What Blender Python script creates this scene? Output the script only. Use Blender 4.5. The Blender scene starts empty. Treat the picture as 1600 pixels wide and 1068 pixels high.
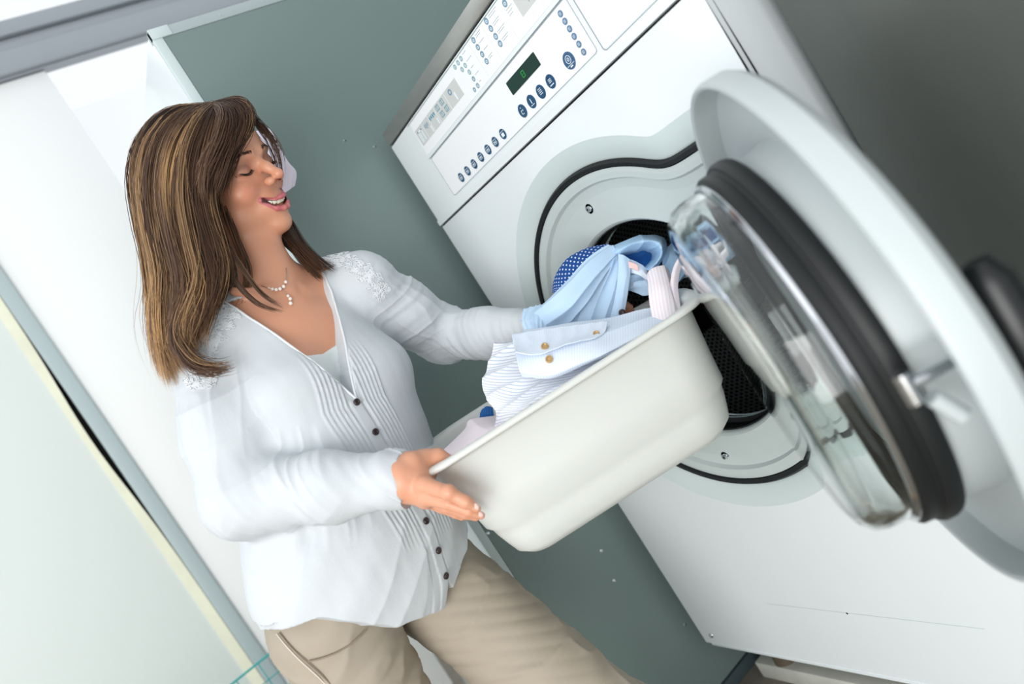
import bpy, bmesh, math, random
import numpy as np
from mathutils import Vector, Matrix
random.seed(7); rng = np.random.default_rng(7)
PI = math.pi
scene = bpy.context.scene
COL = scene.collection

# ------------------------------------------------------------------ camera
cam_d = bpy.data.cameras.new('camera'); cam = bpy.data.objects.new('camera', cam_d); COL.objects.link(cam)
CAM_R = ((0.44963093, 0.21693894, 0.86646957), (0.71480028, 0.49431223, -0.49468776), (-0.53562355, 0.84177961, 0.06719005))
CAM_C = (1.4177, -0.817, 1.08)
m = Matrix([list(CAM_R[i]) + [CAM_C[i]] for i in range(3)] + [[0, 0, 0, 1]])
cam.matrix_world = m
cam_d.sensor_width = 36.0
cam_d.lens = 1166.3 / 1600.0 * 36.0
cam_d.clip_start = 0.02
cam_d.dof.use_dof = True
cam_d.dof.focus_distance = 1.2
cam_d.dof.aperture_fstop = 2.6
scene.camera = cam

# ------------------------------------------------------------------ world and lights
w = bpy.data.worlds.new('daylight'); scene.world = w; w.use_nodes = True
bg = w.node_tree.nodes['Background']; bg.inputs[0].default_value = (0.93, 0.97, 1.0, 1); bg.inputs[1].default_value = 1.0

def area(name, loc, target, size, power, color=(1, 1, 1), sy=None):
    l = bpy.data.lights.new(name, 'AREA'); l.size = size; l.energy = power; l.color = color
    if sy: l.shape = 'RECTANGLE'; l.size_y = sy
    o = bpy.data.objects.new(name, l); COL.objects.link(o); o.location = loc
    o.rotation_euler = (Vector(target) - Vector(loc)).to_track_quat('-Z', 'Y').to_euler()
    o['kind'] = 'helper'
    return o
area('window_light', (-1.05, -2.2, 2.3), (0.2, -0.3, 1.0), 2.2, 8, (0.95, 0.98, 1.0))
area('low_fill_light', (2.3, -2.4, 0.85), (0.6, 0.0, 0.35), 1.8, 62, (1.0, 0.99, 0.97))  # added fill lamp low behind the camera, evens out the washer front

vs = scene.view_settings
scene.display_settings.display_device = 'sRGB'
vs.view_transform = 'Standard'; vs.look = 'None'; vs.gamma = 1.0; vs.use_curve_mapping = False
vs.exposure = 0.08

# ------------------------------------------------------------------ helpers
def srgb(r, g, b):
    f = lambda c: (c / 255 / 12.92) if c / 255 <= 0.04045 else ((c / 255 + 0.055) / 1.055) ** 2.4
    return (f(r), f(g), f(b), 1)

def mat(name, color, rough=0.5, metal=0.0, noise=0.0, nscale=8.0, bump=0.0, bscale=60.0, trans=0.0, spec=0.5, sub=0.0, ior=None, alpha=None, coat=0.0):
    mt = bpy.data.materials.new(name); mt.use_nodes = True
    nt = mt.node_tree; b = nt.nodes['Principled BSDF']
    b.inputs['Base Color'].default_value = color
    b.inputs['Roughness'].default_value = rough
    b.inputs['Metallic'].default_value = metal
    b.inputs['Specular IOR Level'].default_value = spec
    if trans: b.inputs['Transmission Weight'].default_value = trans
    if ior: b.inputs['IOR'].default_value = ior
    if coat: b.inputs['Coat Weight'].default_value = coat
    if sub:
        b.inputs['Subsurface Weight'].default_value = sub
        b.inputs['Subsurface Radius'].default_value = (0.012, 0.004, 0.002)
        b.inputs['Subsurface Scale'].default_value = 1.0
    tc = nt.nodes.new('ShaderNodeTexCoord')
    if noise:
        n = nt.nodes.new('ShaderNodeTexNoise'); n.inputs['Scale'].default_value = nscale; n.inputs['Detail'].default_value = 5
        nt.links.new(tc.outputs['Object'], n.inputs['Vector'])
        mx = nt.nodes.new('ShaderNodeMix'); mx.data_type = 'RGBA'
        mx.inputs['A'].default_value = tuple(c * (1 - noise) for c in color[:3]) + (1,)
        mx.inputs['B'].default_value = tuple(min(1, c * (1 + noise)) for c in color[:3]) + (1,)
        nt.links.new(n.outputs['Fac'], mx.inputs['Factor']); nt.links.new(mx.outputs['Result'], b.inputs['Base Color'])
    if bump:
        n2 = nt.nodes.new('ShaderNodeTexNoise'); n2.inputs['Scale'].default_value = bscale; n2.inputs['Detail'].default_value = 4
        nt.links.new(tc.outputs['Object'], n2.inputs['Vector'])
        bp = nt.nodes.new('ShaderNodeBump'); bp.inputs['Strength'].default_value = bump; bp.inputs['Distance'].default_value = 0.002
        nt.links.new(n2.outputs['Fac'], bp.inputs['Height']); nt.links.new(bp.outputs['Normal'], b.inputs['Normal'])
    return mt

def link(name, me, parent=None, kind=None, label=None, cat=None, group=None):
    o = bpy.data.objects.new(name, me); COL.objects.link(o)
    if parent is not None: o.parent = parent
    if kind: o['kind'] = kind
    if label: o['label'] = label
    if cat: o['category'] = cat
    if group: o['group'] = group
    return o

def from_bm(name, bm, material, parent=None, smooth=False, **kw):
    bmesh.ops.recalc_face_normals(bm, faces=bm.faces)
    me = bpy.data.meshes.new(name); bm.to_mesh(me); bm.free()
    if material: me.materials.append(material)
    if smooth: me.shade_smooth() if smooth is True else None
    if smooth == 'auto':
        me.shade_smooth(); me.set_sharp_from_angle(angle=math.radians(35))
    return link(name, me, parent, **kw)

def thing(name, loc, label, cat, group=None):
    o = bpy.data.objects.new(name, None); COL.objects.link(o); o.location = loc
    o.empty_display_size = 0.05
    o['label'] = label; o['category'] = cat
    if group: o['group'] = group
    bpy.context.view_layer.update()
    return o

def adopt(o, parent):
    """parent while keeping world coordinates baked in the mesh (parent has translation only)"""
    o.parent = parent
    o.matrix_parent_inverse = Matrix.Translation(-Vector(parent.matrix_world.translation)) if True else Matrix()
    return o

def bm_box(bm, x0, x1, y0, y1, z0, z1, bevel=0.0, seg=2, mtx=None):
    b2 = bmesh.new()
    bmesh.ops.create_cube(b2, size=1.0)
    for v in b2.verts:
        v.co = Vector((x0 + (v.co.x + 0.5) * (x1 - x0), y0 + (v.co.y + 0.5) * (y1 - y0), z0 + (v.co.z + 0.5) * (z1 - z0)))
    if bevel: bmesh.ops.bevel(b2, geom=list(b2.edges), offset=bevel, segments=seg, profile=0.5, affect='EDGES')
    if mtx: b2.transform(mtx)
    tmp = bpy.data.meshes.new('t'); b2.to_mesh(tmp); b2.free(); bm.from_mesh(tmp); bpy.data.meshes.remove(tmp)

def box(name, x0, x1, y0, y1, z0, z1, material, parent=None, bevel=0.0, **kw):
    bm = bmesh.new(); bm_box(bm, x0, x1, y0, y1, z0, z1, bevel)
    o = from_bm(name, bm, material, None, smooth='auto' if bevel else False, **kw)
    if parent is not None: adopt(o, parent)
    return o

def lathe_bm(profile, segs=96, close=False, a0=0.0, a1=2 * PI):
    """profile (r, h) revolved about local +z"""
    bm = bmesh.new(); rings = []
    full = abs((a1 - a0) - 2 * PI) < 1e-6
    n = segs if full else segs + 1
    for r, h in profile:
        rings.append([bm.verts.new((r * math.cos(a0 + (a1 - a0) * i / segs), r * math.sin(a0 + (a1 - a0) * i / segs), h)) for i in range(n)])
    pr = list(range(len(profile) - 1)) + ([len(profile) - 1] if close else [])
    for k in pr:
        A, B = rings[k], rings[(k + 1) % len(profile)]
        for i in range(segs):
            j = (i + 1) % n
            bm.faces.new((A[i], A[j], B[j], B[i]))
    bmesh.ops.remove_doubles(bm, verts=bm.verts, dist=1e-6)
    return bm

def axis_matrix(origin, axis, up=(0, 0, 1)):
    z = Vector(axis).normalized(); x = Vector(up).cross(z)
    if x.length < 1e-5: x = Vector((1, 0, 0))
    x.normalize(); y = z.cross(x)
    return Matrix(((x.x, y.x, z.x, origin[0]), (x.y, y.y, z.y, origin[1]), (x.z, y.z, z.z, origin[2]), (0, 0, 0, 1)))

def lathe(name, profile, origin, axis, material, parent=None, segs=96, close=False, **kw):
    bm = lathe_bm(profile, segs, close); bm.transform(axis_matrix(origin, axis))
    o = from_bm(name, bm, material, None, smooth='auto', **kw)
    if parent is not None: adopt(o, parent)
    return o

def tube_bm(bm, pts, rad, sides=8, cap=True, closed=False):
    pts = [Vector(p) for p in pts]; n = len(pts)
    rads = rad if hasattr(rad, '__len__') else [rad] * n
    up = None; rings = []
    for i, p in enumerate(pts):
        if closed: t = (pts[(i + 1) % n] - pts[i - 1])
        else: t = (pts[min(i + 1, n - 1)] - pts[max(i - 1, 0)])
        t.normalize()
        if up is None:
            up = t.orthogonal().normalized()
        up = (up - t * up.dot(t)).normalized(); s = t.cross(up)
        rings.append([bm.verts.new(p + (up * math.cos(2 * PI * k / sides) + s * math.sin(2 * PI * k / sides)) * rads[i]) for k in range(sides)])
    for i in range(n if closed else n - 1):
        A, B = rings[i], rings[(i + 1) % n]
        for k in range(sides): bm.faces.new((A[k], A[(k + 1) % sides], B[(k + 1) % sides], B[k]))
    if cap and not closed:
        bm.faces.new(list(reversed(rings[0]))); bm.faces.new(rings[-1])

def tube(name, pts, rad, material, parent=None, sides=8, closed=False, **kw):
    bm = bmesh.new(); tube_bm(bm, pts, rad, sides, closed=closed)
    o = from_bm(name, bm, material, None, smooth='auto', **kw)
    if parent is not None: adopt(o, parent)
    return o

def plate_bm(outer, holes, y0, y1):
    """flat plate in the xz plane between y0 and y1 with holes; outlines are lists of (x, z)"""
    bm = bmesh.new()
    def loop(pts):
        vs = [bm.verts.new((p[0], y0, p[1])) for p in pts]
        return [bm.edges.new((vs[i], vs[(i + 1) % len(vs)])) for i in range(len(vs))]
    ed = loop(outer)
    for h in holes: ed += loop(h)
    bmesh.ops.triangle_fill(bm, edges=ed, use_beauty=True, use_dissolve=False)
    if y1 != y0:
        r = bmesh.ops.extrude_face_region(bm, geom=list(bm.faces))
        for v in [g for g in r['geom'] if isinstance(g, bmesh.types.BMVert)]: v.co.y = y1
    return bm

def rrect(x0, x1, z0, z1, r, n=5):
    pts = []
    for cx, cz, a in ((x1 - r, z1 - r, 0), (x0 + r, z1 - r, 90), (x0 + r, z0 + r, 180), (x1 - r, z0 + r, 270)):
        for k in range(n + 1):
            t = math.radians(a + 90 * k / n); pts.append((cx + r * math.cos(t), cz + r * math.sin(t)))
    return pts

def ellipse(cx, cz, rx, rz, n=28):
    return [(cx + rx * math.cos(2 * PI * k / n), cz + rz * math.sin(2 * PI * k / n)) for k in range(n)]

def plate(name, outer, y0, y1, material, parent, holes=(), **kw):
    o = from_bm(name, plate_bm(outer, list(holes), y0, y1), material, None, **kw)
    if parent is not None: adopt(o, parent)
    return o

def offset_poly(pts, d):
    out = []; n = len(pts)
    for i in range(n):
        a, b, c = Vector(pts[i - 1]), Vector(pts[i]), Vector(pts[(i + 1) % n])
        t = (c - a).normalized(); nrm = Vector((t.y, -t.x))
        out.append((b.x + nrm.x * d, b.y + nrm.y * d))
    return out
# ------------------------------------------------------------------ materials
M_WHITE = mat('white_enamel', srgb(226, 232, 234), 0.22, noise=0.012, nscale=3, coat=0.3)
M_PANEL = mat('control_panel_plastic', srgb(226, 232, 233), 0.35, noise=0.01)
M_PRINT = mat('guide_print_white', srgb(238, 241, 242), 0.4)
M_STEEL = mat('brushed_steel', srgb(190, 190, 186), 0.38, 0.85, noise=0.08, nscale=40)
M_GREY = mat('grey_painted_steel', srgb(122, 140, 137), 0.34, 0.0, noise=0.03, nscale=2.5, bump=0.03, bscale=300)
M_PALE = mat('pale_edge_paint', srgb(205, 218, 218), 0.35)
M_BLACK = mat('black_rubber', srgb(13, 17, 19), 0.55)
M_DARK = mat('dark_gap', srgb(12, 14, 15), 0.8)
M_RING = mat('door_grey_plastic', srgb(186, 194, 195), 0.36, noise=0.01)
M_PLATE = mat('recess_grey_paint', srgb(190, 200, 199), 0.4, noise=0.03, nscale=14)
M_CHROME = mat('polished_metal', srgb(215, 218, 222), 0.15, 1.0)
M_SATIN = mat('satin_aluminium', srgb(160, 165, 172), 0.45, 0.3, noise=0.04)
M_LEAF = mat('white_sliding_door', srgb(246, 247, 246), 0.5, noise=0.01, nscale=1)
M_GREENISH = mat('pale_green_door', srgb(226, 233, 229), 0.55, noise=0.01, nscale=1)
M_STILE = mat('grey_stile', srgb(178, 192, 194), 0.5)
M_YELLOW = mat('yellowed_edge', srgb(238, 237, 214), 0.7, noise=0.12, nscale=12)
M_FLOOR = mat('stained_concrete', srgb(126, 120, 108), 0.8, noise=0.25, nscale=14, bump=0.3, bscale=90)
M_BLUE = mat('button_blue', srgb(24, 72, 108), 0.35)
M_BLUEGREY = mat('print_blue_grey', srgb(118, 148, 170), 0.5)
M_TEXT = mat('print_grey_text', srgb(140, 152, 160), 0.6)
M_CELL = mat('print_grey_patch', srgb(200, 203, 202), 0.5)
M_CYAN = mat('print_teal', srgb(60, 140, 165), 0.5)

# ------------------------------------------------------------------ room shell
box('floor', -1.6, 3.2, -3.4, 1.6, -0.06, 0.0, M_FLOOR, kind='structure')
box('wall_back', -1.6, 3.2, 1.6, 1.7, 0, 3.0, M_LEAF, kind='structure')
# wall on the left: a run of sliding doors under a track, glazing behind and above
XW = -1.2
rail = bmesh.new()
for (xa, xb, za, zb) in ((XW - 0.02, XW + 0.035, 2.492, 2.566), (XW - 0.02, XW + 0.014, 2.570, 2.612), (XW - 0.02, XW + 0.03, 2.615, 2.665)):
    bm_box(rail, xa, xb, -3.4, 1.6, za, zb, 0.004)
from_bm('trim_1', rail, M_SATIN, smooth='auto', kind='structure', label='grey metal sliding door track running along the top left')
box('trim_2', XW - 0.02, XW + 0.02, -3.4, 1.6, 2.486, 2.491, M_SATIN, kind='structure')
leaf = box('door_1', XW - 0.02, XW + 0.005, -0.694, -0.262, 0.01, 2.483, M_LEAF, bevel=0.003, kind='structure', label='white sliding door leaf hanging from the grey track')
box('door_stile', XW - 0.02, XW + 0.02, -0.738, -0.6945, 0.01, 2.483, M_STILE, bevel=0.002, parent=leaf)
leaf2 = box('door_2', XW - 0.03, XW + 0.005, -1.9, -0.757, 0.01, 2.483, M_GREENISH, bevel=0.003, kind='structure', label='pale green white door leaf at lower left with yellowed edge')
# the yellowed brush seal bows away from the stile around the middle, leaving a dark gap
bm = bmesh.new(); N = 60; va = []; 
for i in range(N + 1):
    z = 0.01 + 2.47 * i / N
    g = 0.017 * math.exp(-((z - 1.36) / 0.26) ** 2)
    va.append([bm.verts.new((XW + 0.008, -0.7395 - g, z)), bm.verts.new((XW + 0.008, -0.771 - g * 0.2, z)), bm.verts.new((XW - 0.02, -0.771 - g * 0.2, z)), bm.verts.new((XW - 0.02, -0.7395 - g, z))])
for i in range(N):
    for k in range(4): bm.faces.new((va[i][k], va[i][(k + 1) % 4], va[i + 1][(k + 1) % 4], va[i + 1][k]))
bm.faces.new(va[0]); bm.faces.new(va[-1])
adopt(from_bm('edge_seal', bm, M_YELLOW), leaf2)
box('gap_shade', XW - 0.06, XW - 0.035, -0.80, -0.60, 0.0, 2.48, M_DARK, kind='structure', label='dark strip added as shade in the gap behind the door edge')  # near-black strip stands in for the shade between the leaves, no real part

def glass_mat(name, tint, fac):
    g = bpy.data.materials.new(name); g.use_nodes = True; nt = g.node_tree
    nt.nodes.clear(); out = nt.nodes.new('ShaderNodeOutputMaterial'); mx = nt.nodes.new('ShaderNodeMixShader')
    t = nt.nodes.new('ShaderNodeBsdfTransparent'); t.inputs[0].default_value = tint
    d = nt.nodes.new('ShaderNodeBsdfPrincipled'); d.inputs['Base Color'].default_value = (1, 1, 1, 1); d.inputs['Roughness'].default_value = 0.1
    mx.inputs[0].default_value = fac
    nt.links.new(t.outputs[0], mx.inputs[1]); nt.links.new(d.outputs[0], mx.inputs[2]); nt.links.new(mx.outputs[0], out.inputs[0])
    return g
M_PANE = glass_mat('window_pane', (1, 1, 1, 1), 0.08)
M_FRAME = mat('white_window_frame', srgb(228, 230, 232), 0.5)
win = box('window_1', XW - 0.305, XW - 0.30, -0.9, 1.6, 0.0, 2.48, M_PANE, kind='structure', label='bright glazed panes behind the sliding door')
for z in (0.35, 0.78, 1.21, 1.64, 2.07):
    box('glazing_bar', XW - 0.296, XW - 0.285, -0.9, 1.6, z - 0.004, z + 0.004, M_FRAME, parent=win)
for y in (-0.3, 0.45, 1.2):
    box('glazing_bar', XW - 0.296, XW - 0.286, y - 0.003, y + 0.003, 0.0, 2.48, M_FRAME, parent=win)
box('window_2', XW - 0.012, XW - 0.006, -3.4, 1.6, 2.668, 3.6, M_PANE, kind='structure', label='bright glazed strip above the grey track')

# ------------------------------------------------------------------ grey machine on the left
GX = -0.040; GY = -0.304; GT = 1.877
cab = thing('metal_cabinet', (-0.43, 0.2, 0), 'tall grey metal cabinet with white front and small screws, behind the woman', 'cabinet')
box('side_panel', GX - 0.02, GX, GY + 0.021, 0.82, 0.035, GT - 0.022, M_GREY, cab)
box('front_panel', -0.86, GX - 0.0125, GY + 0.001, GY + 0.02, 0.035, GT - 0.002, M_WHITE, cab, bevel=0.002)
box('back_panel', -0.86, GX - 0.0, 0.82, 0.84, 0.0, GT, M_GREY, cab)
box('side_panel', -0.86, -0.84, GY + 0.021, 0.82, 0.035, GT - 0.022, M_GREY, cab)
box('top_panel', -0.86, GX - 0.021, GY + 0.021, 0.82, GT - 0.02, GT - 0.004, M_PALE, cab)
box('corner_trim', GX - 0.012, GX + 0.001, GY, GY + 0.02, 0.035, GT - 0.001, M_PALE, cab, bevel=0.0012)
box('top_trim', GX - 0.02, GX + 0.0015, GY, 0.82, GT - 0.021, GT, mat('top_trim_paint', srgb(168, 180, 182), 0.35), cab, bevel=0.0012)
box('corner_bracket', GX - 0.012, GX + 0.003, GY, GY + 0.042, GT - 0.0205, GT + 0.001, M_PALE, cab, bevel=0.001)
box('base_strip', GX - 0.018, GX + 0.004, GY, 0.84, 0.0, 0.03, mat('dark_base_strip', srgb(70, 84, 88), 0.5), cab, bevel=0.002)
scr = [(GY + 0.034, GT - 0.008), (-0.154, GT - 0.012), (-0.066, 1.530), (-0.012, 1.492), (-0.004, 1.070), (-0.280, 0.667), (-0.079, 0.468), (-0.092, 0.397), (0.0, 0.2)]
for (y, z) in scr:
    lathe('screw', [(0.0, 0.0022), (0.0016, 0.0022), (0.0022, 0.0012), (0.0034, 0.001), (0.004, 0.0)], (GX + (0.0015 if z > 1.9 else 0.0), y, z), (1, 0, 0), M_CHROME, cab, segs=14)

# ------------------------------------------------------------------ steel cabinet on the right
M_DKSTEEL = mat('dull_stainless', srgb(108, 112, 108), 0.42, 0.7, noise=0.30, nscale=1.0)
_nt = M_DKSTEEL.node_tree; _mp = _nt.nodes.new('ShaderNodeMapping'); _mp.inputs['Scale'].default_value = (9, 9, 0.7)
_tc = [n for n in _nt.nodes if n.type == 'TEX_COORD'][0]; _ns = [n for n in _nt.nodes if n.type == 'TEX_NOISE'][0]
_nt.links.new(_tc.outputs['Object'], _mp.inputs[0]); _nt.links.new(_mp.outputs[0], _ns.inputs['Vector'])
cab2 = thing('steel_cabinet', (1.5, 0.5, 0), 'dark stainless steel cabinet standing to the right of the open door', 'cabinet')
box('front_panel', 0.852, 1.32, 0.085, 0.11, 0.02, 2.3, M_DKSTEEL, cab2, bevel=0.002)
box('front_panel', 1.322, 2.5, 0.085, 0.11, 0.02, 2.3, M_DKSTEEL, cab2, bevel=0.002)
box('cabinet_body', 0.852, 2.5, 0.112, 0.9, 0.0, 2.3, M_GREY, cab2)
# ------------------------------------------------------------------ washing machine
WW = 0.831; ZB = 0.157; ZP = 1.266; ZT = 1.497
RC = (0.430, 0.867); RR = 0.312
washer = thing('washing_machine', (0.405, 0.4, 0), 'large white front-loading washing machine with round door swung open', 'washing machine')

def keyhole(R, dz=0.0, fil=0.05):
    """outline of the door recess: circle joined to a hinge pocket reaching right; counter-clockwise in (x, z)"""
    zt, zb = 1.108 + dz, 0.626 - dz; xr = 0.800 + dz
    pts = []
    n = 220
    # densely sample union boundary then relax concave corners
    at = math.asin((zt - RC[1]) / R); ab = math.asin((zb - RC[1]) / R)
    xt = RC[0] + R * math.cos(at)
    for k in range(n + 1):
        a = at + (2 * PI + ab - at) * k / n
        pts.append((RC[0] + R * math.cos(a), RC[1] + R * math.sin(a)))
    for k in range(1, 18): pts.append((pts[n][0] + (xr - pts[n][0]) * k / 17, zb))
    for k in range(1, 30): pts.append((xr, zb + (zt - zb) * k / 30))
    for k in range(0, 17): pts.append((xr + (xt - xr) * k / 17, zt))
    # resample + smooth
    P = np.array(pts)
    seg = np.linalg.norm(np.roll(P, -1, 0) - P, axis=1); s = np.concatenate([[0], np.cumsum(seg)]); L = s[-1]
    t = np.linspace(0, L, 401)[:-1]; Pc = np.vstack([P, P[:1]])
    Q = np.stack([np.interp(t, s, Pc[:, 0]), np.interp(t, s, Pc[:, 1])], 1)
    for _ in range(24): Q = 0.5 * Q + 0.25 * (np.roll(Q, 1, 0) + np.roll(Q, -1, 0))
    return [tuple(q) for q in Q]

KH = keyhole(RR)
def klevel(d): return offset_poly(KH, d)
# outline is counter-clockwise so +d grows outwards
def strip_bm(levels):
    bm = bmesh.new(); rings = []
    for d, y in levels: rings.append([bm.verts.new((x, y, z)) for x, z in klevel(d)])
    for A, B in zip(rings[:-1], rings[1:]):
        for i in range(len(A)): bm.faces.new((A[i], A[(i + 1) % len(A)], B[(i + 1) % len(A)], B[i]))
    return bm
def strip(name, levels, m_, parent, **kw):
    return adopt(from_bm(name, strip_bm(levels), m_, smooth='auto', **kw), parent)

fp = plate('front_panel', [(0.0, ZB), (WW, ZB), (WW, ZP - 0.004), (0.0, ZP - 0.004)], 0.0, 0.012, M_WHITE, washer, holes=[klevel(0.040)])
strip('recess_bevel', [(0.0402, 0.0), (0.034, 0.0015), (0.004, 0.009), (0.0, 0.013)], mat('bevel_enamel', srgb(202, 214, 213), 0.35), washer, label='pale bevelled surround of the door opening')
strip('recess_seal', [(0.0005, 0.011), (-0.004, 0.0045), (-0.010, 0.006), (-0.0125, 0.016), (-0.010, 0.022)], M_BLACK, washer, label='black rubber seal around the door opening')
# worn paint chips on the seal bottom are left as relief
strip('recess_wall', [(-0.0125, 0.010), (-0.018, 0.009), (-0.022, 0.010), (-0.030, 0.011), (-0.034, 0.019), (-0.050, 0.022)], M_PLATE, washer)
drumC = (0.432, 0.861)
plate('recess_plate', klevel(-0.0495), 0.022, 0.027, M_PLATE, washer, holes=[ellipse(drumC[0], drumC[1], 0.212, 0.212, 120)])
lathe('drum_collar', [(0.2125, 0.001), (0.210, -0.001), (0.208, -0.003), (0.206, -0.008), (0.206, -0.014)], (drumC[0], 0.023, drumC[1]), (0, -1, 0), M_PLATE, washer)
lathe('door_gasket', [(0.2065, -0.008), (0.204, -0.010), (0.203, -0.02), (0.208, -0.03), (0.210, -0.04), (0.2035, -0.046), (0.212, -0.062)], (drumC[0], 0.023, drumC[1]), (0, -1, 0), M_BLACK, washer)
for rr, hh in ((0.2045, -0.048), (0.208, -0.062)):
    lathe('steel_ring', [(rr - 0.002, hh), (rr, hh + 0.002), (rr + 0.002, hh), (rr, hh - 0.002)], (drumC[0], 0.023, drumC[1]), (0, -1, 0), M_CHROME, washer, close=True)

# drum with a honeycomb of perforations
def drum_material():
    mt = bpy.data.materials.new('perforated_drum_steel'); mt.use_nodes = True; nt = mt.node_tree; b = nt.nodes['Principled BSDF']
    uv = nt.nodes.new('ShaderNodeUVMap'); uv.uv_map = 'uv'
    sx = nt.nodes.new('ShaderNodeSeparateXYZ'); nt.links.new(uv.outputs[0], sx.inputs[0])
    def mth(op, a, b_=None, c=None):
        n = nt.nodes.new('ShaderNodeMath'); n.operation = op
        for i, v in enumerate((a, b_, c)):
            if v is None: continue
            if hasattr(v, 'links'): nt.links.new(v, n.inputs[i])
            else: n.inputs[i].default_value = v
        return n.outputs[0]
    def holes(ox, oy):
        px = mth('FRACT', mth('ADD', sx.outputs[0], ox)); py = mth('FRACT', mth('ADD', sx.outputs[1], oy))
        dx = mth('SUBTRACT', px, 0.5); dy = mth('MULTIPLY', mth('SUBTRACT', py, 0.5), 1.732)
        return mth('SQRT', mth('ADD', mth('MULTIPLY', dx, dx), mth('MULTIPLY', dy, dy)))
    d = mth('MINIMUM', holes(0, 0), holes(0.5, 0.5))
    cr = nt.nodes.new('ShaderNodeValToRGB'); nt.links.new(d, cr.inputs[0])
    cr.color_ramp.elements[0].position = 0.27; cr.color_ramp.elements[0].color = (0.003, 0.003, 0.003, 1)
    cr.color_ramp.elements[1].position = 0.40; cr.color_ramp.elements[1].color = (0.20, 0.22, 0.23, 1)
    nt.links.new(cr.outputs[0], b.inputs['Base Color'])
    b.inputs['Metallic'].default_value = 0.5; b.inputs['Roughness'].default_value = 0.35
    bp = nt.nodes.new('ShaderNodeBump'); bp.inputs['Strength'].default_value = 0.8; bp.inputs['Distance'].default_value = 0.003
    nt.links.new(d, bp.inputs['Height']); nt.links.new(bp.outputs[0], b.inputs['Normal'])
    return mt
M_DRUM = drum_material()
def drum_shell():
    bm = bmesh.new(); uvl = bm.loops.layers.uv.new('uv')
    prof = [(0.214, 0.086), (0.29, 0.10), (0.305, 0.12), (0.305, 0.52), (0.285, 0.56), (0.0, 0.57)]
    S = 96; s = 0
    for k in range(len(prof) - 1):
        (r0, h0), (r1, h1) = prof[k], prof[k + 1]; L = math.hypot(r1 - r0, h1 - h0); steps = max(1, int(L / 0.04))
        for q in range(steps):
            ra, ha = r0 + (r1 - r0) * q / steps, h0 + (h1 - h0) * q / steps
            rb, hb = r0 + (r1 - r0) * (q + 1) / steps, h0 + (h1 - h0) * (q + 1) / steps
            for i in range(S):
                a, b_ = 2 * PI * i / S, 2 * PI * (i + 1) / S
                co = [(ra, ha, a, s), (ra, ha, b_, s), (rb, hb, b_, s + L / steps), (rb, hb, a, s + L / steps)]
                if rb < 1e-6: co = co[:2] + [co[2]]
                f = bm.faces.new([bm.verts.new((drumC[0] + r * math.cos(t), h, drumC[1] + r * math.sin(t))) for r, h, t, _ in co])
                for lp, (r, h, t, ss) in zip(f.loops, co):
                    if k == len(prof) - 2: lp[uvl].uv = (r * math.cos(t) / 0.0115, r * math.sin(t) / 0.02)
                    else: lp[uvl].uv = (t / (2 * PI) * 160, ss / 0.02)
            s += L / steps
    bmesh.ops.remove_doubles(bm, verts=bm.verts, dist=1e-5)
    return bm
drum = adopt(from_bm('drum', drum_shell(), M_DRUM, smooth='auto', label='perforated dark steel drum'), washer)
for a in (75, 195, 315):
    t = math.radians(a); bm = bmesh.new()
    bm_box(bm, -0.035, 0.035, 0.14, 0.50, -0.31, -0.245, 0.02, 3)
    bm.transform(Matrix.Translation((drumC[0], 0, drumC[1])) @ Matrix.Rotation(t, 4, 'Y'))
    ml = from_bm('drum_paddle', bm, M_DRUM, smooth='auto'); adopt(ml, washer)
for (x, z) in ((0.421, 1.115), (0.381, 0.611), (0.165, 0.86)):
    lathe('recess_bolt', [(0.0, 0.004), (0.002, 0.004), (0.0022, 0.006), (0.0042, 0.006), (0.0055, 0.003), (0.006, 0.0), (0.0085, 0.0), (0.009, 0.0012)][::-1], (x, 0.022, z), (0, -1, 0), M_CHROME, washer, segs=20)
    lathe('bolt_socket', [(0.0, 0.0045), (0.0021, 0.0045), (0.0022, 0.005)], (x, 0.022, z), (0, -1, 0), M_DARK, washer, segs=16)
# hinge pocket cover plate
adopt(from_bm('hinge_plate', plate_bm(rrect(0.672, 0.785, 0.68, 1.055, 0.012), [], 0.014, 0.022), M_RING, label='pale rectangular hinge plate behind the open door'), washer)
adopt(from_bm('hinge_plate_line', plate_bm(rrect(0.670, 0.787, 0.678, 1.057, 0.013), [rrect(0.674, 0.783, 0.682, 1.053, 0.011)], 0.012, 0.0205), M_STILE), washer)

# cabinet shell
box('side_panel', 0.0, 0.004, 0.013, 0.80, ZB, ZT - 0.033, M_WHITE, washer)
box('side_panel', WW - 0.004, WW, 0.013, 0.80, ZB, ZT - 0.033, M_WHITE, washer)
box('back_panel', 0.0, WW, 0.80, 0.805, ZB, ZT - 0.033, M_WHITE, washer)
box('worktop', -0.004, WW + 0.004, -0.004, 0.81, ZT - 0.030, ZT, M_STEEL, washer, bevel=0.004, label='brushed steel top of the washing machine')
box('worktop_shadow_gap', 0.001, WW - 0.001, 0.003, 0.79, ZT - 0.034, ZT - 0.030, M_DARK, washer)
box('inner_liner', 0.02, WW - 0.02, 0.62, 0.64, ZB, ZP, M_DARK, washer)
lathe('panel_screw', [(0.0, 0.002), (0.003, 0.003), (0.0048, 0.002), (0.006, 0.0)], (0.034, 0.0, 0.180), (0, -1, 0), M_CHROME, washer, segs=16)
lathe('panel_screw', [(0.0, 0.001), (0.0014, 0.001), (0.002, 0.0)], (0.463, 0.0, 0.292), (0, -1, 0), M_DARK, washer, segs=12)
box('panel_crease', 0.279, 0.70, -0.0003, 0.001, 0.2925, 0.2933, M_STILE, washer)
box('front_lip', 0.02, WW - 0.002, -0.002, 0.03, ZB - 0.004, ZB + 0.001, M_WHITE, washer, bevel=0.0008)

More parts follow.
